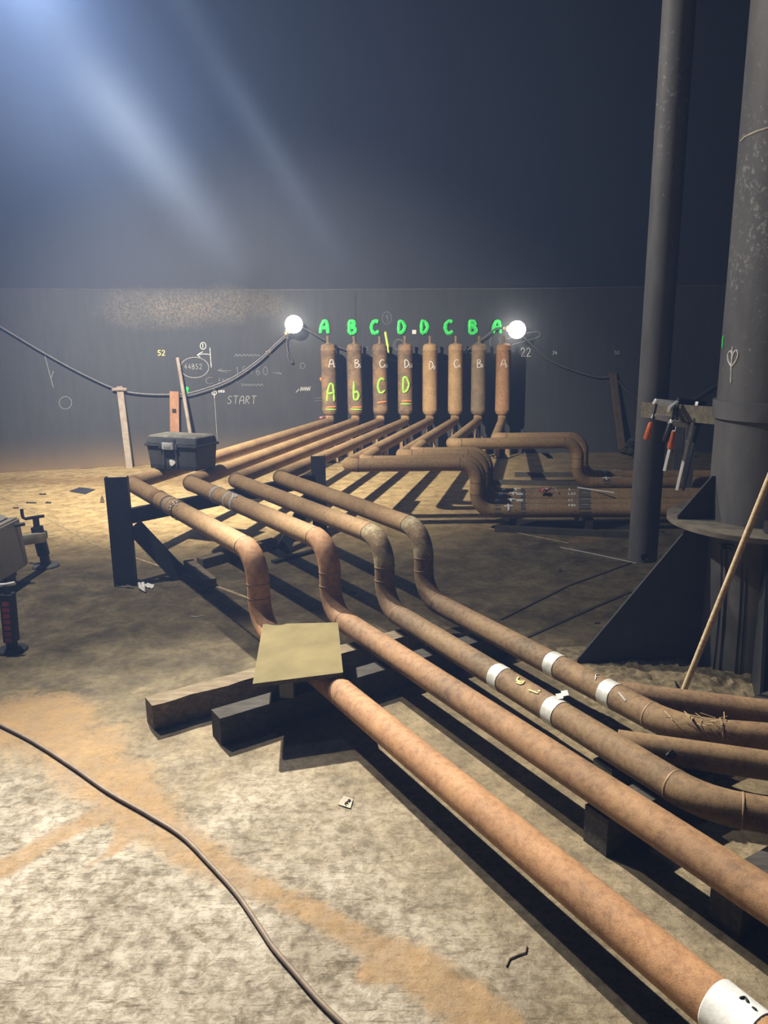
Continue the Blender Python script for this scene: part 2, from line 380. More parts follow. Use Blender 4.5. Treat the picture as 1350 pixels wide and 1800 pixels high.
def run(root, pts, radii, r, mats, elbow_mats=None, bead=True, seg=12, n=28):
    ps = fillet(pts, radii, seg); ip = ie = 0; out = []
    for kind, pp in ps:
        if kind == 'pipe':
            L = (pp[1] - pp[0]).length; k = max(2, int(L / 0.15)); pp2 = [pp[0].lerp(pp[1], j / k) for j in range(k + 1)]
            o = finish('pipe_section', tube(bmesh.new(), pp2, r, n), mats[min(ip, len(mats) - 1)], root); ip += 1
        else:
            em = elbow_mats or mats
            o = finish('pipe_elbow', tube(bmesh.new(), pp, r * 1.012, n), em[min(ie, len(em) - 1)], root); ie += 1
            if bead:
                for c, d in ((pp[0], pp[1] - pp[0]), (pp[-1], pp[-1] - pp[-2])):
                    d = d.normalized(); h = 0.005
                    finish('weld_bead', tube(bmesh.new(), [c - d * h, c - d * h * .5, c, c + d * h * .5, c + d * h], [r * 1.0, r * 1.035, r * 1.045, r * 1.035, r * 1.0], n), WELD, root)
        out.append((kind, pp, o))
    return out
def near_on(p, q, px, py):
    """point of the axis p-q that shows nearest to a pixel"""
    p, q = V(p), V(q); u = (q - p).normalized(); d = ray(px, py).normalized(); w0 = p - CAM
    b = u.dot(d); return p + u * ((b * d.dot(w0) - u.dot(w0)) / (1 - b * b))
def tape(root, p, q, px, py, width, r, m, name='tape_band', lab=None):
    c = near_on(p, q, px, py); u = (V(q) - V(p)).normalized() * width / 2
    o = finish(name, tube(bmesh.new(), [c - u, c - u * .96, c + u * .96, c + u], [r + .0006, r + .0022, r + .0022, r + .0006], 32, False), m, root)
    if lab: o['label'] = lab
    return o
# -------- strokes for chalk, paint and stencil writing
G = {
 '0': [[(.5,1),(.15,.8),(.05,.5),(.15,.2),(.5,0),(.85,.2),(.95,.5),(.85,.8),(.5,1)]],
 '1': [[(.3,.75),(.55,1),(.55,0)]], '2': [[(.1,.75),(.3,1),(.7,1),(.9,.75),(.6,.4),(.05,0),(1,.05)]],
 '3': [[(.1,.9),(.5,1),(.85,.8),(.45,.52),(.9,.28),(.5,0),(.05,.12)]],
 '4': [[(.6,1),(.05,.35),(.95,.4)],[(.65,.65),(.6,0)]], '5': [[(.9,1),(.25,1),(.15,.55),(.6,.62),(.9,.3),(.6,.02),(.05,.08)]],
 '6': [[(.8,1),(.3,.7),(.08,.3),(.4,0),(.85,.2),(.65,.5),(.15,.35)]], '9': [[(.85,.75),(.5,1),(.15,.75),(.4,.5),(.85,.7),(.8,.3),(.5,0)]],
 'A': [[(.02,0),(.12,.6),(.42,1),(.8,.95),(.9,.6),(.98,0)],[(.1,.42),(.92,.45)]], 'a': [[(.05,0),(.2,.6),(.5,1),(.75,.6),(.98,0)],[(.15,.4),(.85,.4)]],
 'B': [[(.12,0),(.12,1),(.7,.95),(.8,.7),(.2,.52),(.85,.45),(.92,.15),(.6,0),(.12,0)]], 'b': [[(.1,1),(.3,.98)],[(.2,1),(.15,.05),(.65,.03),(.9,.3),(.6,.52),(.2,.4)]],
 'C': [[(.95,.9),(.5,1),(.12,.75),(.05,.4),(.25,.05),(.6,0),(1,.18)]], 'D': [[(.12,0),(.15,1),(.65,.92),(.95,.5),(.65,.1),(.12,0)]],
 'E': [[(.85,1),(.15,1),(.12,0),(.9,0)],[(.13,.52),(.7,.52)]], 'N': [[(.1,0),(.12,1),(.85,0),(.9,1)]], 'T': [[(0,1),(1,1)],[(.5,1),(.48,0)]],
 'R': [[(.12,0),(.12,1),(.7,.95),(.8,.7),(.15,.5),(.95,0)]], 'S': [[(.9,.9),(.4,1),(.12,.75),(.5,.52),(.9,.3),(.55,.02),(.02,.1)]],
 'O': [[(.5,1),(.1,.75),(.1,.25),(.5,0),(.9,.25),(.9,.75),(.5,1)]], 'L': [[(.15,1),(.12,0),(.9,.02)]], 'P': [[(.12,0),(.12,1),(.8,.9),(.8,.6),(.14,.5)]],
 'F': [[(.9,1),(.15,1),(.12,0)],[(.14,.55),(.7,.55)]], '+': [[(.5,.85),(.5,.15)],[(.1,.5),(.9,.5)]], 'V': [[(.05,1),(.45,0),(.95,1)]], 'M': [[(.05,0),(.1,1),(.5,.4),(.9,1),(.95,0)]],
 'J': [[(.3,1),(.95,1)],[(.65,1),(.6,.2),(.35,0),(.05,.2)]], 'U': [[(.1,1),(.1,.25),(.5,0),(.9,.25),(.9,1)]], '-': [[(.1,.5),(.9,.5)]], '.': [[(.45,.05),(.55,.05)]]}
def text_strokes(txt, x, y, h, w_=None, gap=.3, slant=0.0):
    """pixel strokes of a line of text whose top-left is x,y (y grows down)"""
    w_ = w_ or h * .6; out = []
    for i, ch in enumerate(txt):
        if ch == ' ': continue
        for st in G[ch]:
            out.append([(x + i * w_ * (1 + gap) + a * w_ + slant * b * h, y + (1 - b) * h + slant * .3 * i) for a, b in st])
    return out
def ell(cx, cy, rx, ry, n=22, a0=0.0, a1=2 * math.pi):
    return [(cx + rx * math.cos(a0 + (a1 - a0) * k / n), cy + ry * math.sin(a0 + (a1 - a0) * k / n)) for k in range(n + 1)]
def strokes(name, hit, lines, width, m, parent, lab=None):
    """paint strokes laid on a surface: 'hit' turns a stroke point into a point of that surface"""
    bm = bmesh.new()
    for ln in lines:
        pp = []
        for k in range(len(ln) - 1):
            for j in range(5): pp.append((ln[k][0] + (ln[k+1][0] - ln[k][0]) * j / 5, ln[k][1] + (ln[k+1][1] - ln[k][1]) * j / 5))
        pp.append(ln[-1])
        # soften corners
        for _ in range(2): pp = [pp[0]] + [((pp[i-1][0] + 2*pp[i][0] + pp[i+1][0]) / 4, (pp[i-1][1] + 2*pp[i][1] + pp[i+1][1]) / 4) for i in range(1, len(pp) - 1)] + [pp[-1]]
        P3 = [hit(*p) for p in pp]
        if any(p is None for p in P3): continue
        W = [width / 2 * (0.85 + 0.3 * random.random()) for _ in P3]; W[0] *= .7; W[-1] *= .7
        tube(bm, P3, W, 6)
    o = finish(name, bm, m, parent)
    if lab: o['label'] = lab
    return o
def hit_cyl(cx, cy, r, eps=0.0):
    def f(px, py):
        d = ray(px, py); a = d.x**2 + d.y**2; b = -(d.x * cx + d.y * cy); c = cx**2 + cy**2 - (r + eps)**2
        D = b * b - a * c
        return None if D < 0 else CAM + d * ((-b - math.sqrt(D)) / a)
    return f
def hit_axis(p, q, r):
    """surface point of a lying pipe"""
    p = V(p); u = (V(q) - p).normalized()
    def f(px, py):
        d = ray(px, py); o = CAM - p; d2 = d - u * d.dot(u); o2 = o - u * o.dot(u)
        a = d2.dot(d2); b = d2.dot(o2); c = o2.dot(o2) - r * r; D = b * b - a * c
        return None if D < 0 else CAM + d * ((-b - math.sqrt(D)) / a)
    return f
def hit_floor(px, py): return at_z(px, py, 0.002)

# ------------------------------------------------------------------ tank shell
P1, P2, RT = V((-4.84, 9.60)), V((3.27, 10.74)), 24.0
ch = P2 - P1; mid = (P1 + P2) / 2; nrm = V((ch.y, -ch.x)).normalized()      # towards the tank centre
TC = mid + nrm * math.sqrt(RT**2 - (ch.length / 2)**2)
def wall_y(x): return TC.y + math.sqrt(RT**2 - (x - TC.x)**2)
def hit_wall(px, py):
    d = ray(px, py); dx, dy = d.x, d.y; a = dx*dx + dy*dy; b = -(dx*TC.x + dy*TC.y); c = TC.x**2 + TC.y**2 - (RT - .003)**2
    return CAM + d * ((-b + math.sqrt(b*b - a*c)) / a)
bm = bmesh.new(); NS = 220
lo = [bm.verts.new((TC.x + RT * math.cos(2*math.pi*k/NS), TC.y + RT * math.sin(2*math.pi*k/NS), 0)) for k in range(NS)]
hi = [bm.verts.new((v.co.x, v.co.y, 15.0)) for v in lo]
for k in range(NS): bm.faces.new((lo[k], lo[(k+1) % NS], hi[(k+1) % NS], hi[k]))
for f in bm.faces: f.smooth = True
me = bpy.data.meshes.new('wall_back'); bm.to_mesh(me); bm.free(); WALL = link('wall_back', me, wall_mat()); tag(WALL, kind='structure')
bm = bmesh.new()
seam = [(x * .1, wall_y(x * .1) - .004, 2.24) for x in range(-70, 60)]
tube(bm, seam, .006, 6); finish('wall_weld_seam', bm, STEELB, WALL)
bm = bmesh.new()
for x in (-.35, 5.2): tube(bm, [(x, wall_y(x) - .003, z) for z in (0.0, 1.0, 2.18)], .005, 6)
finish('wall_weld_seam', bm, STEEL, WALL)

# floor with stain and tone data
def seg_d(x, y, pl):
    best = 9.0
    for (a, b) in zip(pl[:-1], pl[1:]):
        ax, ay, bx, by = a[0], a[1], b[0], b[1]; dx, dy = bx - ax, by - ay; L = dx*dx + dy*dy
        t = max(0, min(1, ((x-ax)*dx + (y-ay)*dy) / L)); wv = a[2] + (b[2] - a[2]) * t
        best = min(best, math.hypot(x - ax - dx*t, y - ay - dy*t) / wv)
    return best
def fl(px, py, wv): p = at_z(px, py); return (p.x, p.y, wv)
TRAILS = [[fl(-60, 1290, .22), fl(60, 1255, .20), fl(150, 1320, .16), fl(225, 1405, .13), fl(330, 1490, .085), fl(440, 1555, .055), fl(560, 1605, .045), fl(700, 1680, .06), fl(800, 1745, .07), fl(880, 1810, .07)],
          [fl(225, 1410, .08), fl(120, 1460, .045), fl(0, 1530, .04)], [fl(235, 1440, .05), fl(190, 1500, .02), fl(150, 1530, .012)],
          [fl(640, 1715, .03), fl(690, 1700, .04)]]
FAR = [[fl(-400, 850, .55), fl(150, 845, .5), fl(420, 845, .35)], [fl(560, 955, .0001), fl(560, 956, .0001)], [fl(870, 815, .12), fl(830, 830, .10)], [fl(1040, 945, .12), fl(1010, 950, .1)]]
def smooth(a, b, x): t = max(0, min(1, (x - a) / (b - a))); return t*t*(3 - 2*t)
xs = [TC.x - RT] + [-8 + i*.05 for i in range(int(14/.05) + 1)] + [TC.x + RT]
ys = [TC.y - RT] + [0.6 + i*.05 for i in range(int(9.2/.05) + 1)] + [10.9, TC.y + RT]
bm = bmesh.new()
def clampv(x, y):
    d = V((x - TC.x, y - TC.y)); L = d.length
    if L > RT - .001: d *= (RT - .001) / L
    return (TC.x + d.x, TC.y + d.y, 0)
grid = [[bm.verts.new(clampv(x, y)) for x in xs] for y in ys]
for j in range(len(ys) - 1):
    for i in range(len(xs) - 1): bm.faces.new((grid[j][i], grid[j][i+1], grid[j+1][i+1], grid[j+1][i]))
me = bpy.data.meshes.new('floor'); bm.to_mesh(me); bm.free()
dat = {'rust': [], 'pale': [], 'sand': [], 'drab': []}
for v in me.vertices:
    x, y = v.co.x, v.co.y
    nz = mnoise.noise(V((x*.9, y*.9, 3.1))); nz2 = mnoise.noise(V((x*2.7, y*2.7, 8.3)))
    dr = min(seg_d(x, y, tr) for tr in TRAILS) if y < 4.5 else 9
    df = min(seg_d(x, y, tr) for tr in FAR) if y > 5.5 else 9
    dat['rust'].append(max(0, 1.25 - .62*dr + .25*nz2) if dr < 2.2 else max(0, .9 - .55*df) if df < 1.7 else 0)
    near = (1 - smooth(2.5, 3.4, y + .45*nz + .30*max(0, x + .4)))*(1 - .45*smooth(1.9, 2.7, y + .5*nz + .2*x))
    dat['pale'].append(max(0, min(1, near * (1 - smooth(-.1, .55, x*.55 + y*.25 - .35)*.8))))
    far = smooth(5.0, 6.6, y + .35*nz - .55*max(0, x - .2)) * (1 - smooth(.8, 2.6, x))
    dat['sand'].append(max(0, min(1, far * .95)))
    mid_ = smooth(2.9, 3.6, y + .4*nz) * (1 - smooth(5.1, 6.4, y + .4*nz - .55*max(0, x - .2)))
    dat['drab'].append(max(0, min(1, mid_ * .85)))
for k, vals in dat.items():
    a = me.attributes.new(k, 'FLOAT', 'POINT'); a.data.foreach_set('value', vals)
for p in me.polygons: p.use_smooth = True
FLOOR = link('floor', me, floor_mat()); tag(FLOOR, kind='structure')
# plate seams, chalk lines and flat scraps of dirt on the floor
def ribbon(bm, pts, w_, z0=0.0, h_=.004):
    P = [V((p[0], p[1], z0)) for p in pts]
    for a, b in zip(P[:-1], P[1:]): bar(bm, a + V((0, 0, h_/2)), b + V((0, 0, h_/2)), w_, h_)
    return bm
FSEAM = plain('floor_lap_seam', (0.42, 0.33, 0.19), 0.8, 0, .4, 20)
for pl_, ww in (([(0, 872), (90, 915), (165, 957), (330, 1012), (445, 1055)], .022), ([(640, 1118), (760, 1150)], .012), ([(735, 912), (900, 935), (1000, 955)], .012)):
    finish('floor_seam', ribbon(bmesh.new(), [at_z(*p) for p in pl_], ww), FSEAM, FLOOR, False)
strokes('chalk_line', hit_floor, [[(985, 962), (1050, 975), (1118, 990)], [(1165, 1000), (1178, 1003)]], .010, MIDCH, FLOOR)
DKSEAM = plain('dark_plate_edge', (0.05, 0.042, 0.03), 0.7)
for pl_, ww in (([(880, 1090), (1000, 1030), (1110, 990)], .012), ([(905, 1130), (1040, 1070), (1105, 1042), (1130, 1042)], .02)):
    finish('floor_seam', ribbon(bmesh.new(), [at_z(*p) for p in pl_], ww, 0, .006), DKSEAM, FLOOR, False)

# ------------------------------------------------------------------ chalk and paint on the tank wall
big = []
for chh, x in zip('ABCDDCBA', (571, 620, 660, 707, 747, 790, 832, 874)):
    strokes('green_letter', hit_wall, text_strokes(chh, x - 8, 564, 22, 14), .054, GREEN, WALL, 'green spray painted letter ' + chh)
bm = bmesh.new(); c = [hit_wall(*p) for p in ((724.5, 587), (731.5, 587), (731.5, 580), (724.5, 580))]
box8(bm, c + [p + V((0, -.006, 0)) for p in c]); finish('white_sticker', bm, WHITEP, WALL, False)
strokes('yellow_paint_stroke', hit_wall, [[(677, 583), (680, 600), (684, 622)]], .035, YELP, WALL)
def wm(lines, width, m, lab=None, name='chalk_writing'): return strokes(name, hit_wall, lines, width, m, WALL, lab)
wm([ell(680, 559, 8, 11), ell(700, 606, 9, 10), ell(703, 606, 9, 9)] + text_strokes('9', 677, 553, 12, 6), .006, FAINT)
wm(text_strokes('22', 915, 612, 15, 8, .25), .009, MIDCH, 'chalk number 22')
wm(text_strokes('52', 277, 616, 9, 6, .2), .013, YCHALK, 'yellow chalk number 52')
wm(text_strokes('15', 466, 617, 8, 5, .2), .010, YCHALK); wm(text_strokes('34', 971, 617, 6, 4, .2), .008, MIDCH); wm(text_strokes('50', 1080, 617, 6, 4, .2), .008, MIDCH)
wm([ell(357, 608, 5, 6)] + text_strokes('1', 354.5, 604, 8, 4), .009, CHALK, 'chalk circled number 1')
wm([[(369, 611), (370, 628), (371.5, 646)], [(370, 623), (357, 622), (346, 624)], [(357, 618), (346, 624), (352, 628)]], .009, CHALK)
wm([ell(342, 646, 25, 18)], .008, MIDCH); wm(text_strokes('44B52', 324, 640, 9, 5.2, .25), .006, MIDCH, 'chalk code 44B52 inside a ring')
wm(text_strokes('15+60', 413, 644, 16, 8.5, .45), .007, FAINT); wm([[(406, 652), (382, 651), (390, 648)], [(382, 651), (400, 655)], [(480, 655), (497, 658), (488, 654)]], .007, FAINT)
wm(text_strokes('C', 361, 663, 12, 14) + text_strokes('ENTER', 384, 665, 8, 6, .15), .006, FAINT, 'faint chalk word CENTER')
wm(text_strokes('START', 399, 696, 14, 8.5, .25, .08), .007, MIDCH, 'chalk word START')
wm([ell(376.5, 690.5, 4, 3.5), [(376, 683), (377, 700)]], .009, CHALK); wm(text_strokes('ORD', 384, 686, 4, 3, .3), .007, CHALK); wm([[(377, 700), (379, 730), (382, 775)]], .005, MIDCH)
wm([[(412 + k*3.2, 627 - (k % 2)*5) for k in range(15)]], .008, FAINT); wm([[(424 + k*3, 674 + (k % 2)*5) for k in range(14)]], .008, FAINT)
wm([[(528 + k*1.6, 688 - (k % 2)*9) for k in range(12)], [(520, 690), (526, 684)]], .010, MIDCH); wm([ell(532, 643, 4.5, 5)], .006, FAINT)
wm([ell(115, 708, 11, 11)], .010, FAINT); wm([[(77, 618), (84, 645), (94, 682)], [(90, 665), (94, 652)]], .012, FAINT)
wm([[(895, 592), (948, 581), (950, 592), (900, 606)], [(890, 596), (905, 593)]], .007, FAINT); wm([ell(867, 601, 6, 9, 12, 2.2, 4.2), ell(873, 601, 6, 9, 12, -1, 1)], .006, FAINT)
wm([[(652, 616), (658, 616)], ell(644, 613, 2.5, 3)], .006, FAINT); wm([[(700, 640), (735, 692)]], .004, FAINT)
wm([[(554, 700), (574, 698)], [(552, 705), (566, 704)]], .005, FAINT)
strokes('green_smear', hit_wall, [[(326, 683), (328, 692)], [(329, 680), (327, 694)]], .05, GREEN, WALL)
strokes('red_smear', hit_wall, [[(563, 668), (568, 664), (566, 671)]], .05, ORP, WALL); strokes('green_smear', hit_wall, [[(566, 661), (567, 663)]], .03, GREEN, WALL)

# ------------------------------------------------------------------ the four long pipe runs on the left
RP = .0572; ZL, ZU = .194, .579
u1 = V((.507, -.862, 0)); n1 = V((.862, .507, 0)); u2 = V((.549, -.836, 0))
KEY = 'ABCD'
vert = {'A': (-.64, 3.71), 'B': (-.29, 3.89), 'C': (0.0, 3.97), 'D': (.22, 4.14)}
elb = {'A': (-1.89, 5.65), 'B': (-1.455, 5.66), 'C': (-1.135, 5.75), 'D': (-.81, 5.85)}
cpx = {'A': 580, 'B': 625, 'C': 669, 'D': 712.5, 'd': 755.5, 'c': 800, 'b': 840, 'a': 882.5}
def cyl_xy(px):
    d = ray(px, 738); k = 9.9
    for _ in range(20):
        x = d.x / d.y * k; k = wall_y(x) - .34
    return V((d.x / d.y * k, k, 0))
CYL = {k: cyl_xy(p) for k, p in cpx.items()}
def cyl_z(k, py): return at_y(cpx[k], py, CYL[k].y).z
RC = .098
def vessel(root, k, m, labtxt, chalk_dy, green=None, zjoin=.5):
    c = CYL[k]; z0, z1 = cyl_z(k, 729), cyl_z(k, 604)
    b = V((c.x, c.y, 0))
    prof = [(.045, z0), (RC*.72, z0 + .004), (RC*.93, z0 + .025), (RC, z0 + .06), (RC, z0 + .0605), (RC + .002, z0 + .064), (RC, z0 + .067), (RC, z1 - .085), (RC + .002, z1 - .082), (RC, z1 - .079), (RC, z1 - .06), (RC*.93, z1 - .025), (RC*.70, z1 - .004), (.03, z1 + .002)]
    cy = finish('vessel', lathe(bmesh.new(), b, (0, 0, 1), prof, 36), m, root)
    finish('vessel_nipple', lathe(bmesh.new(), b, (0, 0, 1), [(.030, z1 - .005), (.024, z1 + .012), (.016, z1 + .02), (.016, z1 + .055), (.019, z1 + .057), (.019, z1 + .095), (.012, z1 + .1)], 16), GREYR, root)
    finish('vessel_neck', lathe(bmesh.new(), b, (0, 0, 1), [(RP*1.0, zjoin), (RP*1.0, z0 - .02), (RP*.9, z0 + .01)], 24), TAN, root)
    h = hit_cyl(c.x, c.y, RC, .001)
    L, S = labtxt; x = cpx[k]
    strokes('chalk_letter', h, text_strokes(L, x - 2, 632 + chalk_dy, 14, 9), .010, CHALK, cy, 'white chalk letter ' + L)
    strokes('chalk_number', h, text_strokes(S, x + 6.5, 640 + chalk_dy, 6, 2.6, .25), .006, CHALK, cy, 'white chalk number ' + S)
    if green:
        g, gy, gh = green
        strokes('lime_letter', h, text_strokes(g, x - 5.5, gy, gh, 13), .031, LIME, cy, 'lime spray painted letter ' + g)
    # bracket foot under the vessel
    bm = bmesh.new(); zf = zjoin - .05
    box8(bm, [(c.x - .11, c.y - .11, 0), (c.x + .11, c.y - .11, 0), (c.x + .11, c.y + .15, 0), (c.x - .11, c.y + .15, 0), (c.x - .11, c.y - .11, .012), (c.x + .11, c.y - .11, .012), (c.x + .11, c.y + .15, .012), (c.x - .11, c.y + .15, .012)])
    tube(bm, [(c.x, c.y, .012), (c.x, c.y, zf)], .04, 14)
    finish('support_leg', bm, STEEL, root)
    for sx in (-1, 1):
        bm = bmesh.new(); x0 = c.x + sx*.038; x1 = c.x + sx*.105
        v = [bm.verts.new(p) for p in ((x0, c.y - .09, .012), (x1, c.y - .09, .012), (x0 + sx*.004, c.y - .09, zf - .03), (x0, c.y - .078, .012), (x1, c.y - .078, .012), (x0 + sx*.004, c.y - .078, zf - .03))]
        for f in ((0, 1, 2), (5, 4, 3), (0, 3, 4, 1), (1, 4, 5, 2), (2, 5, 3, 0)): bm.faces.new([v[i] for i in f])
        finish('support_gusset', bm, TAN, root, False)
    return cy
matsL = {'A': ([TAN, PLAINB, PLAINB, ORANGE], [PLAINB, PLAINB, PLAINB]), 'B': ([TAN, BROWN, BROWN, BROWN], [BROWN, PLAINB, BROWN]),
         'C': ([TAN, UMBER, UMBER, UMBER], [UMBER, SCALY, UMBER, UMBER]), 'D': ([TAN, UMBER, UMBER, DARKR], [UMBER, SCALY, UMBER, UMBER])}
labL = {'A': 'frontmost long rusty pipe from cylinder A53, passing under the plywood to the bottom right corner',
        'B': 'long rusty pipe second from the front, from cylinder B53 under the tool box',
        'C': 'brown pipe third from the front, yellow stencil between two silver tapes, from cylinder C53',
        'D': 'dark rusty pipe fourth from the front with pale scaly bend, starting at cylinder D53'}
endC = [at_z(1236, 1412, ZL), at_z(1420, 1446, ZL)]; endD = [at_z(1196, 1285, ZL), at_z(1420, 1303, ZL)]
for e_ in (endC, endD): e_[1] = e_[0].lerp(e_[1], 5.0)
RUNS = {}
for k in KEY:
    vx, vy = vert[k]; c = CYL[k]; zc = cyl_z(k, 741)
    root = thing('coil_pipe', (vx, vy, ZL - RP), labL[k], 'pipe', 'long coil pipes with standing cylinders')
    if k == 'A': lowpts = [V((vx, vy, ZL)) + u1*3.2]
    elif k == 'B': lowpts = [V((vx, vy, ZL)) + u1*3.4]
    else: lowpts = list(endC if k == 'C' else endD)
    pts = [V((c.x, c.y, zc + .07)), V((c.x, c.y, zc)), V((*elb[k], ZU)), V((vx, vy, ZU)), V((vx, vy, ZL))] + lowpts
    RUNS[k] = pts
    ms, es = matsL[k]
    # sections: neck stub, far, upper, riser, low (, end)
    out = run(root, pts, [.06, .09, .155, .155, .30], RP if k in 'AB' else .0545, ms[:1] + ms if k in 'AB' else [ms[0]] + ms + [UMBER], [TAN] + es)
    g = {'A': ('A', 674, 31), 'B': ('b', 672, 32), 'C': ('C', 665, 26), 'D': ('D', 662, 28)}[k]
    cy = vessel(root, k, VESSEL, (k, '53'), 0, g, zc)
    h = hit_cyl(c.x, c.y, RC, .001); x = cpx[k]
    if k != 'C':
        strokes('lime_stripe', h, [[(x - 8, 719.5 if k != 'D' else 710), (x + 10, 720 if k != 'D' else 710)]], .020, LIME, cy)
    strokes('orange_stripe', h, [[(x - 6, {'A': 716, 'B': 716, 'C': 708, 'D': 705}[k]), (x + 10, {'A': 715, 'B': 716, 'C': 706, 'D': 705}[k])]], .025, ORP, cy)
    RUNS[k + 'root'] = root
def lowseg(k): p = RUNS[k]; return p[4], p[5]
def upseg(k): p = RUNS[k]; return p[2], p[3]
def farseg(k): p = RUNS[k]; return p[1], p[2]
# tapes and bands
ra = RUNS['Aroot']; p, q = lowseg('A')
tape(ra, p, q, 1309, 1771, .105, RP, TAPEW, 'tape_band', 'wide white and silver tape with black scrawl')
h = hit_axis(p, q, RP + .0026)
strokes('black_scrawl', h, [[(1300, 1755), (1310, 1752), (1314, 1762)], [(1318, 1748), (1326, 1752), (1335, 1762)], [(1322, 1770), (1330, 1776)]], .006, BLACKM, ra)
p, q = upseg('A')
for px, py, w_, m in ((278, 880, .075, BROWN), (296, 889, .018, STEELB), (303, 893, .018, TAPE), (314, 899, .05, UMBER)):
    tape(ra, p, q, px, py, w_, RP + (.002 if m in (BROWN, UMBER) else .001), m, 'clamp_band' if m in (BROWN, UMBER, STEELB) else 'tape_band')
strokes('chalk_mark', hit_axis(p, q, RP + .005), text_strokes('2', 297, 889, 7, 4) + text_strokes('52', 303, 881, 7, 4), .005, CHALK, ra)
p, q = upseg('B'); rb = RUNS['Broot']
for px, py, w_ in ((386, 864, .035), (408, 876, .03), (420, 881, .035)): tape(rb, p, q, px, py, w_, RP, TAPE)
strokes('chalk_mark', hit_axis(p, q, RP + .004), text_strokes('B53', 408, 868, 6, 4), .005, CHALK, rb)
p, q = lowseg('C'); rc = RUNS['Croot']
for px, py in ((882, 1190), (979, 1250)): tape(rc, p, q, px, py, .062, .0545, TAPE)
h = hit_axis(p, q, .0558)
gl = [[(a + 0*b, b) for a, b in L] for L in ([(912, 1190), (908, 1196), (914, 1199), (922, 1198), (917, 1203), (908, 1200)], [(925, 1192), (917, 1203)], [(938, 1198), (930, 1204), (936, 1210), (944, 1204), (938, 1198)], [(950, 1202), (944, 1214)], [(929, 1213), (946, 1219)], [(946, 1214), (950, 1216)])]
strokes('yellow_stencil', h, gl, .009, YCHALK, rc)
p, q = lowseg('D'); rd = RUNS['Droot']
for px, py in ((980, 1165), (1076, 1217)): tape(rd, p, q, px, py, .062, .0545, TAPE)
strokes('chalk_mark', hit_axis(p, q, .0555), text_strokes('5', 1005, 1160, 9, 8) + text_strokes('F', 1046, 1186, 9, 8) + [[(1087, 1216), (1100, 1232)]], .006, MIDCH, rd)
strokes('chalk_mark', hit_axis(p, q, .0555), text_strokes('O19', 906, 1110, 7, 5, .5, .3), .005, YCHALK, rd)
# tape ends curling up and straw caught on the bend
bm = bmesh.new(); c = near_on(*lowseg('C'), 992, 1228) + V((0, 0, .056))
for dx, dz in ((0, .0), (.02, .012)): box8(bm, [c + V((dx, 0, dz)), c + V((dx+.025, 0, dz+.005)), c + V((dx+.025, .03, dz+.012)), c + V((dx, .03, dz+.008)), c + V((dx, 0, dz+.001)), c + V((dx+.025, 0, dz+.006)), c + V((dx+.025, .03, dz+.013)), c + V((dx, .03, dz+.009))])
finish('loose_tape_end', bm, TAPE, rc, False)
bm = bmesh.new(); cc = at_z(1215, 1268, ZL + .054)
for k in range(26):
    a = cc + V((random.uniform(-.07, .13), random.uniform(-.03, .03), random.uniform(-.004, .008))); an = random.uniform(0, 6.28); L = random.uniform(.02, .06)
    tube(bm, [a, a + V((math.cos(an)*L, math.sin(an)*L, random.uniform(0, .012)))], .0015, 5)
STRAW = plain('dry_straw', (0.42, 0.32, 0.17), .9)
solo('straw_wisp', bm, STRAW, 'wisps of dry straw caught on the bend of the dark pipe beside the sludge', 'straw', kind='stuff')
# far section pink tie and tapes
def ribbon_tie(c, label, s=1.0, group=None):
    t = thing('barrier_tape_scrap', c, label, 'tape', group)
    for j, m in enumerate((WHITEP, REDP, WHITEP, REDP)):
        bm = bmesh.new(); a0 = j*.9
        pts = [c + V((math.cos(a0 + i*.5)*.05*s*(1 - i*.09), -.01 + math.sin(a0*2 + i*.6)*.02*s, .012 + .022*s*abs(math.sin(i*.9 + j)))) for i in range(7)]
        for a, b in zip(pts[:-1], pts[1:]): bar(bm, a, b, .022*s, .003, (0, .5, 1))
        o = finish('tape_strip', bm, m, t); o['label'] = 'white strip' if m is WHITEP else 'red strip'
c = near_on(*farseg('A'), 570, 745); ribbon_tie(c + V((0, -.02, .055)), 'red and white barrier tape knotted round the pipe under the leftmost cylinder', 1.1)

# ------------------------------------------------------------------ right-hand group
def rrun(elx, ely, cyl, rise_px, low_y, label, mats, zlow=.188, zup=.565, endx=3.3, lowslope=-.03):
    """from a vessel (or a stub) to an elbow, right along, down and right along the floor"""
    pe = at_z(elx, ely, zup)
    xr = rise_px
    pr = V((xr, pe.y, zup)); pl_ = V((xr, pe.y, zlow)); en = V((endx, pe.y + lowslope*(endx - xr), zlow))
    return pe, pr, pl_, en
rlab = {'d': 'tan pipe from cylinder D0 bending right in front, then down and along the floor', 'c': 'tan pipe from cylinder C0, third of the four nested bends behind the front one',
        'b': 'tan pipe from cylinder B0 turning right at the upper far bend', 'a': 'tan pipe from the rightmost cylinder A0, hidden behind the upper far bend'}
spec_r = {'d': ((608, 818), .574, 838), 'c': ((703, 801.5), .574, 850), 'b': ((792, 780.5), .574, 1014), 'a': ((872, 770.5), .574, 1022)}
RR = {}
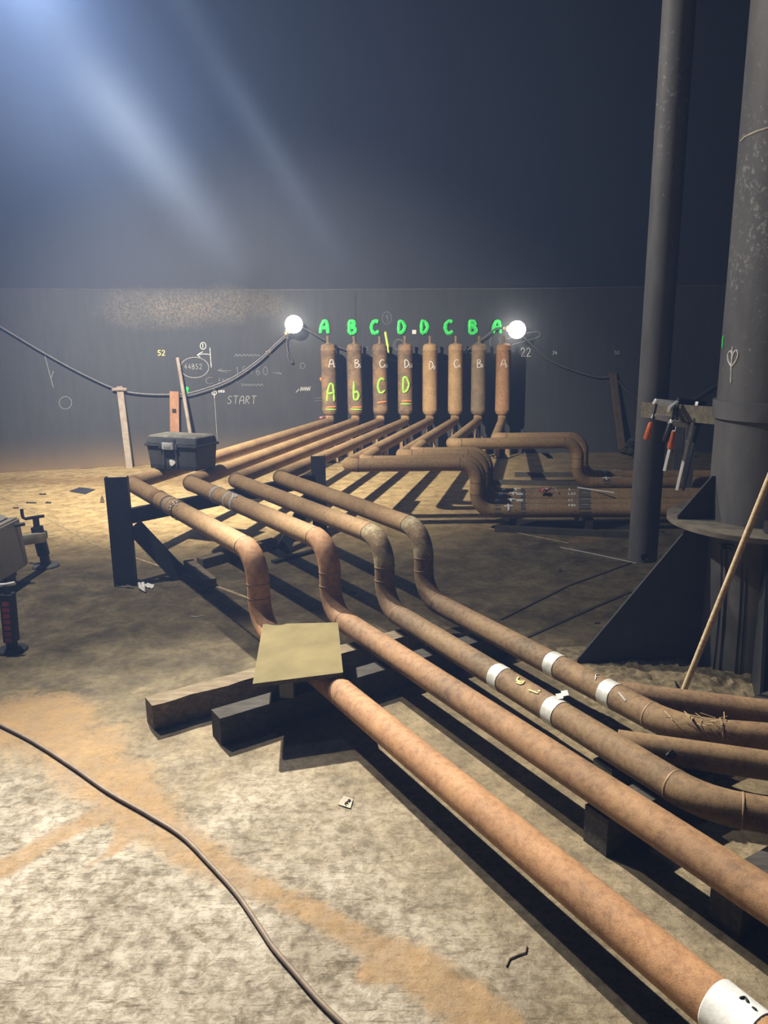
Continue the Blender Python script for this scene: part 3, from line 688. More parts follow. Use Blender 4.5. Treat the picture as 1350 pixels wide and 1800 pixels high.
for k in 'dcba':
    (ex, ey), zu, rpx = spec_r[k]
    pe = at_z(ex, ey, zu); c = CYL[k]; zc = cyl_z(k, 740)
    pr = at_y(rpx, 850, pe.y); xr = pr.x
    zl = .165
    end = V((3.6 if k in 'dc' else 3.9, pe.y - .10, zl))
    root = thing('coil_pipe', (xr, pe.y, zl - RP), rlab[k], 'pipe', 'long coil pipes with standing cylinders')
    pts = [V((c.x, c.y, zc + .07)), V((c.x, c.y, zc)), pe, V((xr, pe.y, zu)), V((xr, pe.y, zl)), end]
    run(root, pts, [.06, .085, .155, .155], RP, [TAN, TAN, TAN, TANB, TANB], [TAN, TAN, TAN, TANB])
    cy = vessel(root, k, {'d': TAN, 'c': TAN, 'b': GREYR, 'a': PLAINB}[k], (k.upper() if k != 'a' else 'A', '0'), {'d': 3, 'c': 0, 'b': 0, 'a': 0}[k], None, zc)
    RR[k] = (root, pts)
def extra(pxe, zu, y, rpx, label, x0):
    pr = at_y(rpx, 850, y); xr = pr.x; zl = .165
    root = thing('return_pipe', (xr, y, zl - RP), label, 'pipe')
    pts = [V((x0 + .12, y + .55, zu)), V((x0, y, zu)), V((xr, y, zu)), V((xr, y, zl)), V((3.6, y - .10, zl))]
    run(root, pts, [.085, .155, .155], RP, [TAN, TAN, TANB, TANB], [TAN, TAN, TANB])
    return root, pts
yd, yc = RR['d'][1][2].y, RR['c'][1][2].y
e2 = extra(0, .564, yd + .21, 843, 'tan return pipe tucked directly behind the front right-hand bend', RR['d'][1][2].x + .12)
e4 = extra(0, .564, yc + .20, 856, 'tan return pipe rearmost of the four nested bends', RR['c'][1][2].x + .12)
DKBAND = plain('dark_grey_paint', (.095, .095, .08), .7)
# white stickers, cross marks and stencils on the low runs: (pixel column, degrees round from the top towards the viewer)
def hit_round(p, q, row):
    def f(px, deg):
        c = near_on(p, q, px, row); a = R(deg); return c + V((0, -math.sin(a), math.cos(a)))*(RP + .0012)
    return f
def patch_on(h, x0, x1, a0, a1, root, name='white_sticker', m=WHITEP):
    bm = bmesh.new(); g = [[bm.verts.new(h(x0 + (x1 - x0)*i/3, a0 + (a1 - a0)*j/4)) for i in range(4)] for j in range(5)]
    fs = [bm.faces.new((g[j][i], g[j][i+1], g[j+1][i+1], g[j+1][i])) for j in range(4) for i in range(3)]
    e = bmesh.ops.extrude_face_region(bm, geom=fs); c = sum((v.co for v in bm.verts), V())/len(bm.verts)
    for v in e['geom']:
        if isinstance(v, bmesh.types.BMVert): v.co += V((0, -.7, .7))*.0015
    return finish(name, bm, m, root, False)
for nm, (root, pts), row, sx, cx_, lo_, hi_, st in (('d', RR['d'], 893, None, 893, 0, 75, 'P0S'), ('e2', e2, 880, 872, 898, -10, 40, 'C1'), ('c', RR['c'], 873, 879, 902, -10, 40, 'L22'), ('e4', e4, 866, 883, 907, -10, 40, '5')):
    p, q = pts[-2], pts[-1]; h = hit_round(p, q, row)
    if sx: patch_on(h, sx - 4.5, sx + 4.5, lo_, hi_, root)
    strokes('white_cross', h, [[(cx_ - 8, (lo_ + hi_)/2 - 6), (cx_ + 8, (lo_ + hi_)/2 - 6)], [(cx_, lo_ - 5), (cx_ - .5, hi_)]], .020, CHALK, root)
    if nm in ('e2', 'c'): patch_on(h, 906, 918, 0, 38, root)
    patch_on(h, 1015, 1036, -50, 95, root, 'grey_paint_band', DKBAND); patch_on(h, 914, 922, -50, 95, root, 'grey_paint_band', DKBAND)
    if nm == 'd': patch_on(h, 858, 878, -60, 100, root, 'grey_paint_band', DKBAND)
    h2 = hit_round(p, q, row)
    strokes('stencil_mark', h2, [[(x_, 38 - (y_ - 0)*4.2 + 0) for x_, y_ in ln] for ln in text_strokes(st, 998, 0, 6, 3.2, .4) for ln in [[(x_, 6 - y_) for x_, y_ in ln]]], .008, CHALK, root)
    strokes('stencil_mark', h, [[(922, 20), (930, 20)], [(938, 18), (952, 19)], [(962, 20), (972, 22)], [(1022, 10), (1034, 12)]], .007, MIDCH, root)
for cx_, k, row in ((1064, 'b', 846), (1062, 'a', 832)):
    root, pts = RR[k]; h = hit_round(pts[-2], pts[-1], row)
    strokes('white_cross', h, [[(cx_ - 7, 25), (cx_ + 7, 25)], [(cx_, -5), (cx_, 55)]], .016, CHALK, root)
    strokes('stencil_mark', h, [[(1074, 10), (1082, 10)], [(1086, 22), (1092, 22)], [(1076, -5), (1090, -6)]], .008, MIDCH, root)
    patch_on(h, 1058, 1070, -50, 95, root, 'grey_paint_band', DKBAND)
cc = near_on(RR['c'][1][-2], RR['c'][1][-1], 962, 874); ribbon_tie(cc + V((0, -.03, .06)), 'red and white barrier tape lying on the nested low pipes', 1.6)

# ------------------------------------------------------------------ branch pipes at the lower right edge
def branch(root, p, q, r, m):
    n_ = 8; return finish('branch_section', tube(bmesh.new(), [p.lerp(q, i / n_) for i in range(n_ + 1)], r, 28), m, root)
b1a, b1b = at_z(1085, 1219, ZL), at_z(1420, 1262, ZL); branch(rd, b1a, b1a.lerp(b1b, 3.4), .050, DARKR)
B2A, B2B = at_z(1085, 1307, ZL), at_z(1420, 1356, ZL)
b2 = branch(rc, B2A, B2A.lerp(B2B, 3.4), .050, UMBER)
strokes('black_hole_stain', hit_axis(B2A, B2B, .051), [[(1176, 1318), (1182, 1324), (1185, 1332)], [(1172, 1324), (1178, 1330)]], .02, BLACKM, b2)

# ------------------------------------------------------------------ hanging pipe, column, bracket
HP = V((1.555, 4.45, .304)); hr = .084
px_top = at_y(1200, 0, 4.45)
root = thing('hanging_pipe', HP, 'tall dark steel pipe hanging beside the big column, plugged near its open lower end', 'pipe')
finish('pipe_shaft', tube(bmesh.new(), [(HP.x, HP.y, z) for z in (.304, .6, 1.2, 2, 3, 4, 6, 9, 14.9)], hr, 36), HANGM, root)
d = V((-.20, -1, 0)).normalized()
finish('plug', lathe(bmesh.new(), HP + V((0, 0, .045)) + d*(hr - .01), d, [(.024, 0), (.024, .03), (.020, .032), (.014, .02), (.001, .018)], 20), STEEL, root)
CC = V((1.83, 3.62, 0)); rcq = .25
root = thing('tank_column', CC, 'thick dark steel column on a round flange with welded gusset plates at the right edge', 'column')
COLR = root
finish('column_foot', tube(bmesh.new(), [(CC.x, CC.y, z) for z in (0, .35, .735)], rcq, 56), STEELB, root)
finish('column_shaft', tube(bmesh.new(), [(CC.x, CC.y, z) for z in (.75, 1.5, 2.5, 4, 6, 10, 14.9)], rcq - .005, 56), COLM, root)
finish('flange', lathe(bmesh.new(), CC, (0, 0, 1), [(.40, .729), (.432, .731), (.432, .754), (.40, .756)], 72), plain('dusty_flange', (.13, .115, .088), .85, 0, .4, 14), root, True, 25)
def gusset(root, ang, r0, r1, z0, z1, th=.014, name='gusset', down=True):
    d = V((math.cos(ang), math.sin(ang), 0)); s = V((-d.y, d.x, 0))*th/2; bm = bmesh.new()
    if down: P = [CC + d*r0 + V((0, 0, z0)), CC + d*r1 + V((0, 0, z0)), CC + d*(r1) + V((0, 0, z0 + .03)), CC + d*(r0 + .10) + V((0, 0, z1)), CC + d*r0 + V((0, 0, z1))]
    else: P = [CC + d*r0 + V((0, 0, z0)), CC + d*r1 + V((0, 0, z0)), CC + d*r1 + V((0, 0, z0 + .02)), CC + d*(r0 + .02) + V((0, 0, z1)), CC + d*r0 + V((0, 0, z1))]
    A = [bm.verts.new(p - s) for p in P]; B = [bm.verts.new(p + s) for p in P]; n_ = len(P)
    for k in range(n_): bm.faces.new((A[k], A[(k+1) % n_], B[(k+1) % n_], B[k]))
    bm.faces.new(A[::-1]); bm.faces.new(B); return finish(name, bm, STEEL, root, False)
gusset(root, R(180), rcq - .01, .86, 0.0, .729)
gusset(root, R(250), rcq - .01, .62, 0.0, .729)
gusset(root, R(20), rcq - .01, .8, 0.0, .729)
gusset(root, R(181), rcq - .01, .41, .756, .964, down=False)
gusset(root, R(300), rcq - .01, .41, .756, .964, down=False)
finish('collar', tube(bmesh.new(), [(CC.x, CC.y, z) for z in (1.239, 1.24, 1.323, 1.324)], [rcq - .004, rcq + .012, rcq + .012, rcq - .004], 56), STEELB, root)
bm = bmesh.new()
pA, pB = V((1.66, 3.86, 1.245)), V((1.46, 4.36, 1.225)); pC = V((1.42, 4.40, 1.225))
bar(bm, at_y(1262, 731, 3.75), at_y(1128, 720, 4.34), .012, .085); finish('bracket_bar', bm, timber('dirty_bracket', (.16, .145, .11), (.30, .27, .2)), root, False)
bm = bmesh.new(); box8(bm, [V((1.70, 3.24, .756)), V((1.86, 3.22, .756)), V((1.86, 3.32, .756)), V((1.70, 3.34, .756)), V((1.70, 3.24, .814)), V((1.86, 3.22, .814)), V((1.86, 3.32, .814)), V((1.70, 3.34, .814))]); 
bmesh.ops.bevel(bm, geom=bm.edges[:], offset=.004, segments=2, affect='EDGES'); solo('steel_block', bm, STEEL, 'small dark steel block resting on the column flange by the wooden pole', 'block', smooth=False)
hc = hit_cyl(CC.x, CC.y, rcq - .005, .001)
strokes('chalk_mark', hc, [[(1288, 608), (1286, 640), (1285, 674)], [(1288, 624), (1284, 616), (1279.5, 622), (1280, 634), (1286, 645), (1294, 634), (1298, 622), (1295, 615), (1290, 619), (1287, 632)]], .008, CHALK, root, 'white chalk heart crossed by a line')
strokes('rope_line', hc, [[(1302, 248), (1310, 240), (1330, 231), (1352, 224)]], .010, plain('pale_rope', (.55, .5, .42), .9), root)
strokes('green_smear', hc, [[(1272, 590), (1271, 612)]], .012, GREEN, root)
hf = hit_cyl(CC.x, CC.y, rcq, .001)
strokes('tar_drip', hf, [[(1278, 955), (1276, 1040), (1272, 1100), (1264, 1195)]], .012, TAR, root); strokes('tar_drip', hf, [[(1269, 955), (1268, 1030), (1262, 1110), (1253, 1190)]], .008, TAR, root)
strokes('tar_drip', hf, [[(1305, 990), (1300, 1090), (1291, 1200)]], .007, TAR, root); strokes('tar_drip', hf, [[(1313, 1000), (1308, 1090), (1300, 1200)]], .006, TAR, root)
strokes('tar_smear', hf, [[(1270, 958), (1290, 960)], [(1272, 963), (1286, 966)]], .02, TAR, root)
# dry sludge heaped round the column foot
bm = bmesh.new(); nx, ny = 90, 60; g = []
for j in range(ny + 1):
    row = []
    for i in range(nx + 1):
        x = .90 + i/nx*1.5; y = 2.86 + j/ny*1.0
        e = min(1, 4*min(i/nx, 1 - i/nx, j/ny, 1 - j/ny))
        hgt = e * (.028 + .025*mnoise.noise(V((x*6, y*6, 0))) + .022*mnoise.noise(V((x*19, y*19, 4))) + .012*mnoise.noise(V((x*45, y*45, 9)))) * (1 if y > 2.95 else .6)
        row.append(bm.verts.new((x, y, max(-.001, hgt) if e > 0 else -.002)))
    g.append(row)
for j in range(ny):
    for i in range(nx): bm.faces.new((g[j][i], g[j][i+1], g[j+1][i+1], g[j+1][i]))
solo('sludge_heap', bm, SLUDGE, 'crusty dry brown sludge heaped around the foot of the steel column', 'sludge', kind='stuff', base=(1.6, 3.3, 0))
# wooden pole leaning on the flange
a = at_y(1196, 1238, 3.19); b_ = at_y(1352, 842, 3.02); a.z = max(a.z, .03)
dd = (b_ - a); bm = bmesh.new(); tube(bm, [a + dd*t for t in (0, .25, .5, .75, 1, 1.35)], .0135, 16)
solo('wooden_pole', bm, POLE, 'worn wooden pole leaning against the column flange, foot in the sludge', 'pole', base=a)

# ------------------------------------------------------------------ F-clamps hanging on the bracket
def fclamp(label, head, tip, jaw_a, jaw_b, arm_a, arm_b, sp_a, sp_b, h_a, h_b, hm, bm_, am, Y):
    P = lambda p, dy=0: at_y(p[0], p[1], Y + dy)
    root = thing('bar_clamp', P(head), label, 'clamp', 'bar clamps on the bracket')
    b = bmesh.new(); bar(b, P(head, .07), P(tip, .07), .019, .008, (-.85, -.5, .1), .0015); finish('clamp_bar', b, bm_, root)
    b = bmesh.new(); bar(b, P(jaw_a, -.03), P(jaw_b, .06), .018, .030, (-.2, -.6, .8), .003); finish('fixed_jaw', b, am, root)
    b = bmesh.new(); bar(b, P(arm_a, -.03), P(arm_b, .06), .018, .030, (-.2, -.6, .8), .003); finish('sliding_arm', b, am, root)
    finish('spindle', tube(bmesh.new(), [P(sp_a, -.03), P(sp_b, -.03)], .0065, 12), STEEL, root)
    p, q = P(h_a, -.035), P(h_b, -.035); L = (q - p).length
    o = finish('handle', lathe(bmesh.new(), p, q - p, [(.009, 0), (.014, .008), (.016, L*.5), (.0175, L*.9), (.013, L)], 14), hm, root); o['label'] = 'orange handle' if hm is ORH else 'black handle'
fclamp('bar clamp with orange handle at the left end of the column bracket', (1196, 712), (1168, 828), (1150, 706), (1195, 711), (1148, 731), (1178, 737), (1154, 710), (1148, 738), (1145, 742), (1136, 773), ORH, GALV, GALV, 4.02)
fclamp('bar clamp with scuffed black handle in the middle of the column bracket', (1226, 706), (1190, 862), (1176, 720), (1190, 709), (1178, 742), (1205, 747), (1187, 712), (1181, 742), (1179, 744), (1169, 777), BLKH, GALV, GALV, 3.95)
fclamp('bar clamp with orange handle half hidden behind the black handle', (1236, 708), (1200, 862), (1190, 704), (1239, 710), (1186, 736), (1232, 745), (1192, 706), (1184, 756), (1183, 758), (1178, 790), ORH, STEEL, STEEL, 4.06)
# grey posts beyond the clamps
for px, pyb, pyt, Y, lab in ((1190, 832, 745, 8.8, 'left of two grey steel posts standing behind the bar clamps'), (1207, 868, 742, 7.4, 'right of two grey steel posts standing behind the bar clamps')):
    b0 = at_y(px, pyb, Y); b0.z = 0; t0 = at_y(px, pyt, Y); bm = bmesh.new()
    channel(bm, b0, V((b0.x, b0.y, t0.z)), .09, .045, .008, (-.1, -1, 0)); solo('steel_post', bm, STEELB, lab, 'post', smooth=False)

# ------------------------------------------------------------------ pipe support frame
fp1 = V((-1.758, 4.962, 0)); fdir = V((.66, .75, 0)).normalized(); fp2 = V((-.541, 6.30, 0))
fdir = (fp2 - fp1).normalized(); fn = V((fdir.y, -fdir.x, 0))        # towards the camera
root = thing('pipe_trestle', fp1, 'dark steel channel trestle carrying the raised pipes, two posts with crossbeam and braces', 'trestle')
face = V((.12, -1, 0))
finish('post', channel(bmesh.new(), fp1, fp1 + V((0, 0, .750)), .145, .06, .009, face), STEEL, root, False)
finish('post', channel(bmesh.new(), fp2, fp2 + V((0, 0, .672)), .12, .06, .009, face), STEEL, root, False)
zb = .466
finish('crossbeam', channel(bmesh.new(), fp1 + V((0, 0, zb)) + fn*-.02, fp2 + V((0, 0, zb)) + fn*-.02, .10, .05, .008, fn), STEEL, root, False)
e1 = at_z(318, 1012, .03); s1 = fp1 + fdir*.10 + V((0, 0, .405))
finish('brace', channel(bmesh.new(), s1, e1, .115, .05, .008, (0.3, -1, .45)), STEEL, root, False)
e2_ = at_z(497, 968, .03); s2 = fp2 - fdir*.06 + V((0, 0, .405))
finish('brace', channel(bmesh.new(), s2, e2_, .10, .05, .008, (0.3, -1, .3)), STEEL, root, False)
bm = bmesh.new(); bar(bm, at_z(480, 988, .012), at_z(556, 967, .012), .045, .022); solo('flat_steel_bar', bm, STEEL, 'dark flat steel bar on the floor at the foot of the far trestle brace', 'bar', smooth=False)
for a, bb, hh, ww, m, lab in (((352, 999), (483, 962), .075, .075, TIMBER, 'timber lying on the floor under the trestle behind the front pipe bend'),):
    p, q = at_z(*a), at_z(*bb); bm = bmesh.new(); bar(bm, p + V((0, 0, hh/2)), q + V((0, 0, hh/2)), ww, hh, (0, 0, 1), .004); solo('timber_beam', bm, m, lab, 'timber', smooth=False)
p, q = at_z(332, 998), at_z(372, 1033); bm = bmesh.new(); bar(bm, p + V((0, 0, .031)), q + V((0, 0, .031)), .075, .062, (0, 0, 1), .004)
solo('timber_offcut', bm, TIMBER, 'short timber offcut against the foot of the near trestle brace', 'timber', smooth=False)

# ------------------------------------------------------------------ timbers and plywood under the near pipes
def beam(p, q, w_, h_, m, label, z=0.0, split=False, name='timber_beam'):
    p, q = V((p.x, p.y, z)), V((q.x, q.y, z)); bm = bmesh.new(); bar(bm, p + V((0, 0, h_/2)), q + V((0, 0, h_/2)), w_, h_)
    bmesh.ops.subdivide_edges(bm, edges=[e for e in bm.edges if e.calc_length() > .4], cuts=24, use_grid_fill=True)
    for v in bm.verts:
        amp = .010 if split and v.co.z > h_*.5 + z else .0025
        v.co += V((0, 0, -abs(mnoise.noise(v.co*14))*amp)) + n1*0 + u1*mnoise.noise(v.co*11 + V((5, 0, 0)))*amp*.6
    return solo(name, bm, m, label, 'timber', smooth=False)
bn = V((.862, .507, 0))
t1 = V((-1.021, 2.982, 0)) + V((.0, .055, 0)); dir1 = (at_z(495, 1218) - at_z(259, 1287)).normalized()
beam(t1, t1 + dir1*1.45, .095, .118, TIMBER, 'long splintered timber under the pipes, farther of the two behind the plywood square', split=True)
t2 = V((-.705, 2.905, 0)); dir2 = dir1
beam(t2, t2 + dir1*1.60, .095, .122, DIRTYT, 'long dirty timber under the pipes, nearer of the two, poking out left of the plywood')
wp = at_z(503, 1232, .12)
bm = bmesh.new(); bar(bm, V((wp.x, wp.y + .06, .122)), V((wp.x, wp.y + .06, .252)), .06, .08, (0, 1, 0)); solo('steel_wedge', bm, plain('grey_wedge', (.2, .19, .17), .6), 'small grey upright block propping the plywood square on the near timber', 'block', smooth=False)
# plywood square
zp = .259
C4 = [at_z(462, 1097, zp + .012), at_z(594, 1094, zp + .012), at_z(603, 1182, zp + .012), at_z(444, 1202, zp + .012)]
root = thing('plywood_sheet', (C4[0] + C4[2])/2 - V((0, 0, .018)), 'square plywood sheet lying across the front pipe and timbers', 'board')
bm = bmesh.new(); box8(bm, [p - V((0, 0, .018)) for p in C4[::-1]] + [p - V((0, 0, .001)) for p in C4[::-1]]); finish('ply_edge', bm, PLYE, root, False)
bm = bmesh.new(); box8(bm, [p - V((0, 0, .001)) for p in C4[::-1]] + [p for p in C4[::-1]]); finish('ply_face', bm, PLY, root, False)
# blocks under the second pipe nearer the camera
bA = V((.672, 2.19, 0)); beam(bA, bA + bn*.52, .10, .135, DIRTYT, 'dark end-on timber under the second and third pipes in the right foreground')
bB = at_z(1268, 1640) ; bB = V((.94, 1.84, 0)); beam(bB, bB + bn*.6, .10, .135, DIRTYT, 'dark timber block at the right edge under the second pipe')
# timber below the bends near the right edge
bC = at_z(1120, 1310) ; beam(V((.77, 2.47, 0)), V((1.74, 3.04, 0)), .09, .135, DIRTYT, 'timber under the right-hand bends and branch pipe')

# ------------------------------------------------------------------ floor rails under the right group
def rail(pa, pb, w_, h_, label, m=STEEL):
    p, q = at_z(*pa), at_z(*pb); bm = bmesh.new()
    d = (q - p).normalized(); channel(bm, p + V((0, 0, h_)), q + V((0, 0, h_)), w_, h_, .006, (0, 0, 1)); solo('floor_rail', bm, m, label, 'rail', 'steel rails under the right-hand pipes', False)
RAILM = plain('rail_steel', (.09, .08, .07), .6, .2)
rail((895, 922), (1112, 930), .05, .05, 'steel floor rail in front of the nested low pipes, farther of two', RAILM)
rail((870, 934), (1124, 946), .05, .05, 'steel floor rail in front of the nested low pipes, nearer of two', RAILM)
rail((905, 838), (1130, 838), .05, .05, 'steel floor rail behind the nested bends, farther of two', RAILM)
rail((858, 851), (1240, 860), .05, .05, 'steel floor rail behind the nested bends, nearer of two', RAILM)
def xbar(x, y0, y1, h_, lab):
    bm = bmesh.new(); bar(bm, V((x, y0, h_/2)), V((x, y1, h_/2)), .06, h_); solo('sleeper_bar', bm, RAILM, lab, 'bar', smooth=False)
xbar(1.75, 6.35, 7.35, .106, 'steel sleeper under the nested low pipes, left of the hanging pipe')
xbar(3.0, 6.25, 7.3, .106, 'steel sleeper under the nested low pipes, behind the column')
xbar(2.75, 7.5, 8.35, .106, 'steel sleeper under the two far low pipes')

# ------------------------------------------------------------------ tool box on the raised pipes
tz = ZU + RP + .001
f0, f1, f2 = at_z(264, 823, tz), at_z(346, 829, tz), at_z(382, 821, tz)
ex = (f1 - f0); Lx = ex.length; ex.normalize(); ey = V((-ex.y, ex.x, 0)); Ly = .25
root = thing('tool_box', f0 + ex*Lx/2 + ey*Ly/2, 'black plastic tool box with grey latch sitting on the raised pipes', 'tool box')
def tb(x0, x1, y0, y1, z0, z1, inset=0.0):
    f = lambda x, y, z: f0 + ex*x + ey*y + V((0, 0, z))
    return [f(x0 + inset, y0 + inset, z0), f(x1 - inset, y0 + inset, z0), f(x1 - inset, y1 - inset, z0), f(x0 + inset, y1 - inset, z0), f(x0, y0, z1), f(x1, y0, z1), f(x1, y1, z1), f(x0, y1, z1)]
def tbm(P, m, name, bev=.006, par=None):
    bm = bmesh.new(); box8(bm, P)
    if bev: bmesh.ops.bevel(bm, geom=bm.edges[:], offset=bev, segments=2, affect='EDGES')
    return finish(name, bm, m, par or root, True, 30)
tbm(tb(-.012, Lx + .012, -.008, Ly + .008, 0, .182, .014), BOXP, 'box_body')
tbm(tb(-.026, Lx + .026, -.022, Ly + .022, .180, .200), BOXP, 'box_rim', .004)
P = tb(-.016, Lx + .016, -.012, Ly + .012, .199, .250); P[4:] = tb(-.008, Lx + .008, .0, Ly - .004, .19, .252)[4:]
lid = tbm(P, BOXP, 'box_lid'); P = tb(-.006, Lx + .006, .004, Ly - .006, .250, .256); P[4:] = tb(.012, Lx - .012, .02, Ly - .02, .25, .264)[4:]
tbm(P, BOXD, 'lid_top', .003)
lx = Lx*.47
tbm(tb(lx - .062, lx + .062, -.022, -.006, .200, .245), BOXP, 'latch_recess', .004)
la = tbm(tb(lx - .055, lx + .055, -.036, -.018, .160, .216), LATCH, 'latch', .005)
tbm(tb(lx - .035, lx + .035, -.039, -.034, .176, .200), plain('latch_inset', (.30, .32, .32), .5), 'latch_plate', .002, la)
for sx in (-1, 1): tbm(tb(lx + sx*.075 - .013, lx + sx*.075 + .013, -.030, -.010, .165, .205), BOXP, 'latch_lug', .003)
tbm(tb(lx - .07, lx - .052, -.014, .0, .03, .165), BOXP, 'front_rib', .003); tbm(tb(lx + .052, lx + .07, -.014, .0, .03, .165), BOXP, 'front_rib', .003)
for k in range(30):
    x = .012 + k*(Lx - .024)/29
    if k == 0: rbm = bmesh.new()
    bar(rbm, f0 + ex*x + V((0, 0, .004)) - ey*-.004, f0 + ex*x + V((0, 0, .036)) - ey*-.001, .006, .008, ey)
finish('base_ribs', rbm, BOXP, root, False)
bm = bmesh.new(); hc2 = f0 + ex*(lx + .015) - ey*.0065 + V((0, 0, .058)); pts = []
for k in range(14):
    a = 2*math.pi*k/14; rr = .024*(1 + .18*math.sin(3*a + 1)); pts.append(hc2 + ex*(rr*1.15*math.cos(a)) + V((0, 0, rr*math.sin(a))))
A = [bm.verts.new(p) for p in pts]; B = [bm.verts.new(p - ey*.003) for p in pts]
bm.faces.new(A[::-1]); bm.faces.new(B)
for k in range(14): bm.faces.new((A[k], A[(k+1) % 14], B[(k+1) % 14], B[k]))
finish('white_paint_blot', bm, WHITEP, root, False)

# ------------------------------------------------------------------ posts and rod by the wall, festoon cable and lamps
def lean_post(pt, pb, w_, d_, m, label, gap_t=.06, gap_b=.22, name='cable_post'):
    b0 = at_z(*pb, 0); b0 = V((b0.x, wall_y(b0.x) - gap_b, 0)); t0 = hit_wall(*pt); yt = wall_y(t0.x) - gap_t; t0 = at_y(pt[0], pt[1], yt)
    bb = at_y(pb[0], pb[1], b0.y); b0.x = bb.x
    root = thing(name, b0, label, 'post'); bm = bmesh.new()
    channel(bm, b0, t0, w_, d_, .008, (0.1, -1, 0)); finish('post_channel', bm, m, root, False); return root, b0, t0
r1, b1_, T1 = lean_post((210, 679), (228, 828), .078, .05, POSTG, 'pale rusted steel post leaning at the wall, far left, carrying the cable')
bm = bmesh.new(); tube(bm, [T1 + V((-.09, -.005, -.04)), T1 + V((.0, -.03, -.035)), T1 + V((.09, -.005, -.04))], .022, 8); finish('cable_tie', bm, POSTG, r1)
r2, b2_, T2 = lean_post((306, 688), (309, 836), .115, .05, POSTR, 'orange rusted steel post with a square hole behind the tool box', .12, .16)
ax = (b2_ - T2).normalized(); c = T2 - ax*-.25 + V((0, -.002, 0)); bm = bmesh.new(); bar(bm, c + V((-.025, -.004, 0)), c + V((.025, -.004, 0)), .05, .01, (0, 1, 0)); finish('square_hole', bm, BLACKM, r2, False)
r3, b3_, T3 = lean_post((1078, 655), (1096, 797), .085, .05, POSTD, 'dark brown steel post leaning at the wall, right of the far bend')
p = hit_wall(312, 629); a = at_y(312, 629, p.y - .05); b0 = at_y(337, 790, wall_y(-2.3) - .45); b0.z = 0; b0.x = at_y(345, 828, b0.y).x
bm = bmesh.new(); tube(bm, [b0, b0.lerp(a, .5), a], .024, 14); solo('steel_rod', bm, POSTG, 'grey round steel rod leaning on the wall behind the tool box', 'rod', base=b0)
def cable(pxs, off, label):
    pts = [hit_wall(*p) for p in pxs]; pts = [at_y(pp[0], pp[1], w3.y - off) for pp, w3 in zip(pxs, pts)]
    sm = []
    for i in range(len(pts) - 1):                                      # Catmull-Rom
        p0, p1, p2, p3 = pts[max(0, i-1)], pts[i], pts[i+1], pts[min(len(pts)-1, i+2)]
        for j in range(10):
            t = j/10; sm.append(.5*((2*p1) + (p2 - p0)*t + (2*p0 - 5*p1 + 4*p2 - p3)*t*t + (3*p1 - p0 - 3*p2 + p3)*t**3))
    sm.append(pts[-1]); return sm
croot = thing('festoon_cable', hit_wall(330, 692) - V((0, .1, 0)), 'dark double cable slung along the tank wall between the posts and globe lamps', 'cable')
C1 = [(-40, 552), (0, 574), (80, 622), (150, 660), (205, 684), (250, 692), (306, 693), (340, 689), (400, 668), (450, 636), (485, 604), (503, 588)]
C2_ = [(512, 572), (530, 574), (566, 595), (600, 612), (640, 624), (668, 628), (700, 634), (760, 640), (810, 622), (850, 594), (872, 578), (890, 578)]
C3 = [(918, 590), (935, 606), (970, 635), (1010, 652), (1050, 663), (1078, 664), (1100, 684), (1132, 708), (1165, 720), (1210, 706), (1250, 682), (1290, 655)]
for L in (C1, C2_, C3):
    finish('cable_strand', tube(bmesh.new(), cable(L, .055, ''), .011, 8), CABLE, croot)
finish('cable_strand', tube(bmesh.new(), cable([(x, y + 4.5) for x, y in C1[6:]] + [(506, 596)], .05, ''), .010, 8), CABLE, croot)
finish('cable_tail', tube(bmesh.new(), cable([(505, 590), (504, 605), (506, 618), (514, 634), (513, 638), (508, 632), (505, 622), (505, 610)], .045, ''), .009, 8), CABLE, croot)
def globe(px, py, rpx, socket_px, label):
    w3 = hit_wall(px, py); c = at_y(px, py, w3.y - .20); rr = rpx/FPX*(c - CAM).length*.985; sk = at_y(*socket_px, w3.y - .14)
    root = thing('globe_lamp', c, label, 'lamp', 'globe lamps on the festoon cable'); d = (sk - c).normalized()
    prof = [(rr*math.sin(math.pi*k/24), rr - rr*math.cos(math.pi*k/24)) for k in range(1, 24)]
    finish('globe', lathe(bmesh.new(), c - d*rr, d, prof, 36), GLOBE, root)
    L = (sk - c).length
    finish('lamp_socket', lathe(bmesh.new(), c + d*(rr*.93), d, [(.03, 0), (.038, .01), (.038, .03), (.026, .035), (.026, max(.07, L - rr)), (.014, max(.075, L - rr + .01))], 18), plain('socket_cream', (.55, .50, .38), .5), root)
globe(516.5, 570, 15, (502, 587), 'left glowing white globe lamp on the cable, above and left of the cylinders')
globe(908.5, 579.5, 15, (884, 577), 'right glowing white globe lamp on the cable, above the rightmost cylinder')
# rubble at the foot of the right post
bm = bmesh.new()
for k in range(60):
    x = random.gauss(3.52, .12); s = random.uniform(.02, .06); z = random.uniform(.0, .20)*max(0, 1 - abs(x - 3.5)*2.4)
    bmesh.ops.create_icosphere(bm, subdivisions=1, radius=s, matrix=Matrix.Translation((x, wall_y(x) - .1 - random.uniform(0, .18), z + s*.5)) @ Matrix.Diagonal((random.uniform(.7, 1.4), 1, random.uniform(.5, 1), 1)))
for v in bm.verts: v.co += V([random.uniform(-.008, .008) for _ in range(3)])
for v in bm.verts: v.co.z = max(v.co.z, .001)
solo('rubble_heap', bm, plain('dark_rubble', (.05, .043, .036), .95, 0, .5, 30), 'heap of dark rusty rubble beside the post leaning at the right wall', 'rubble', smooth=False, kind='stuff')

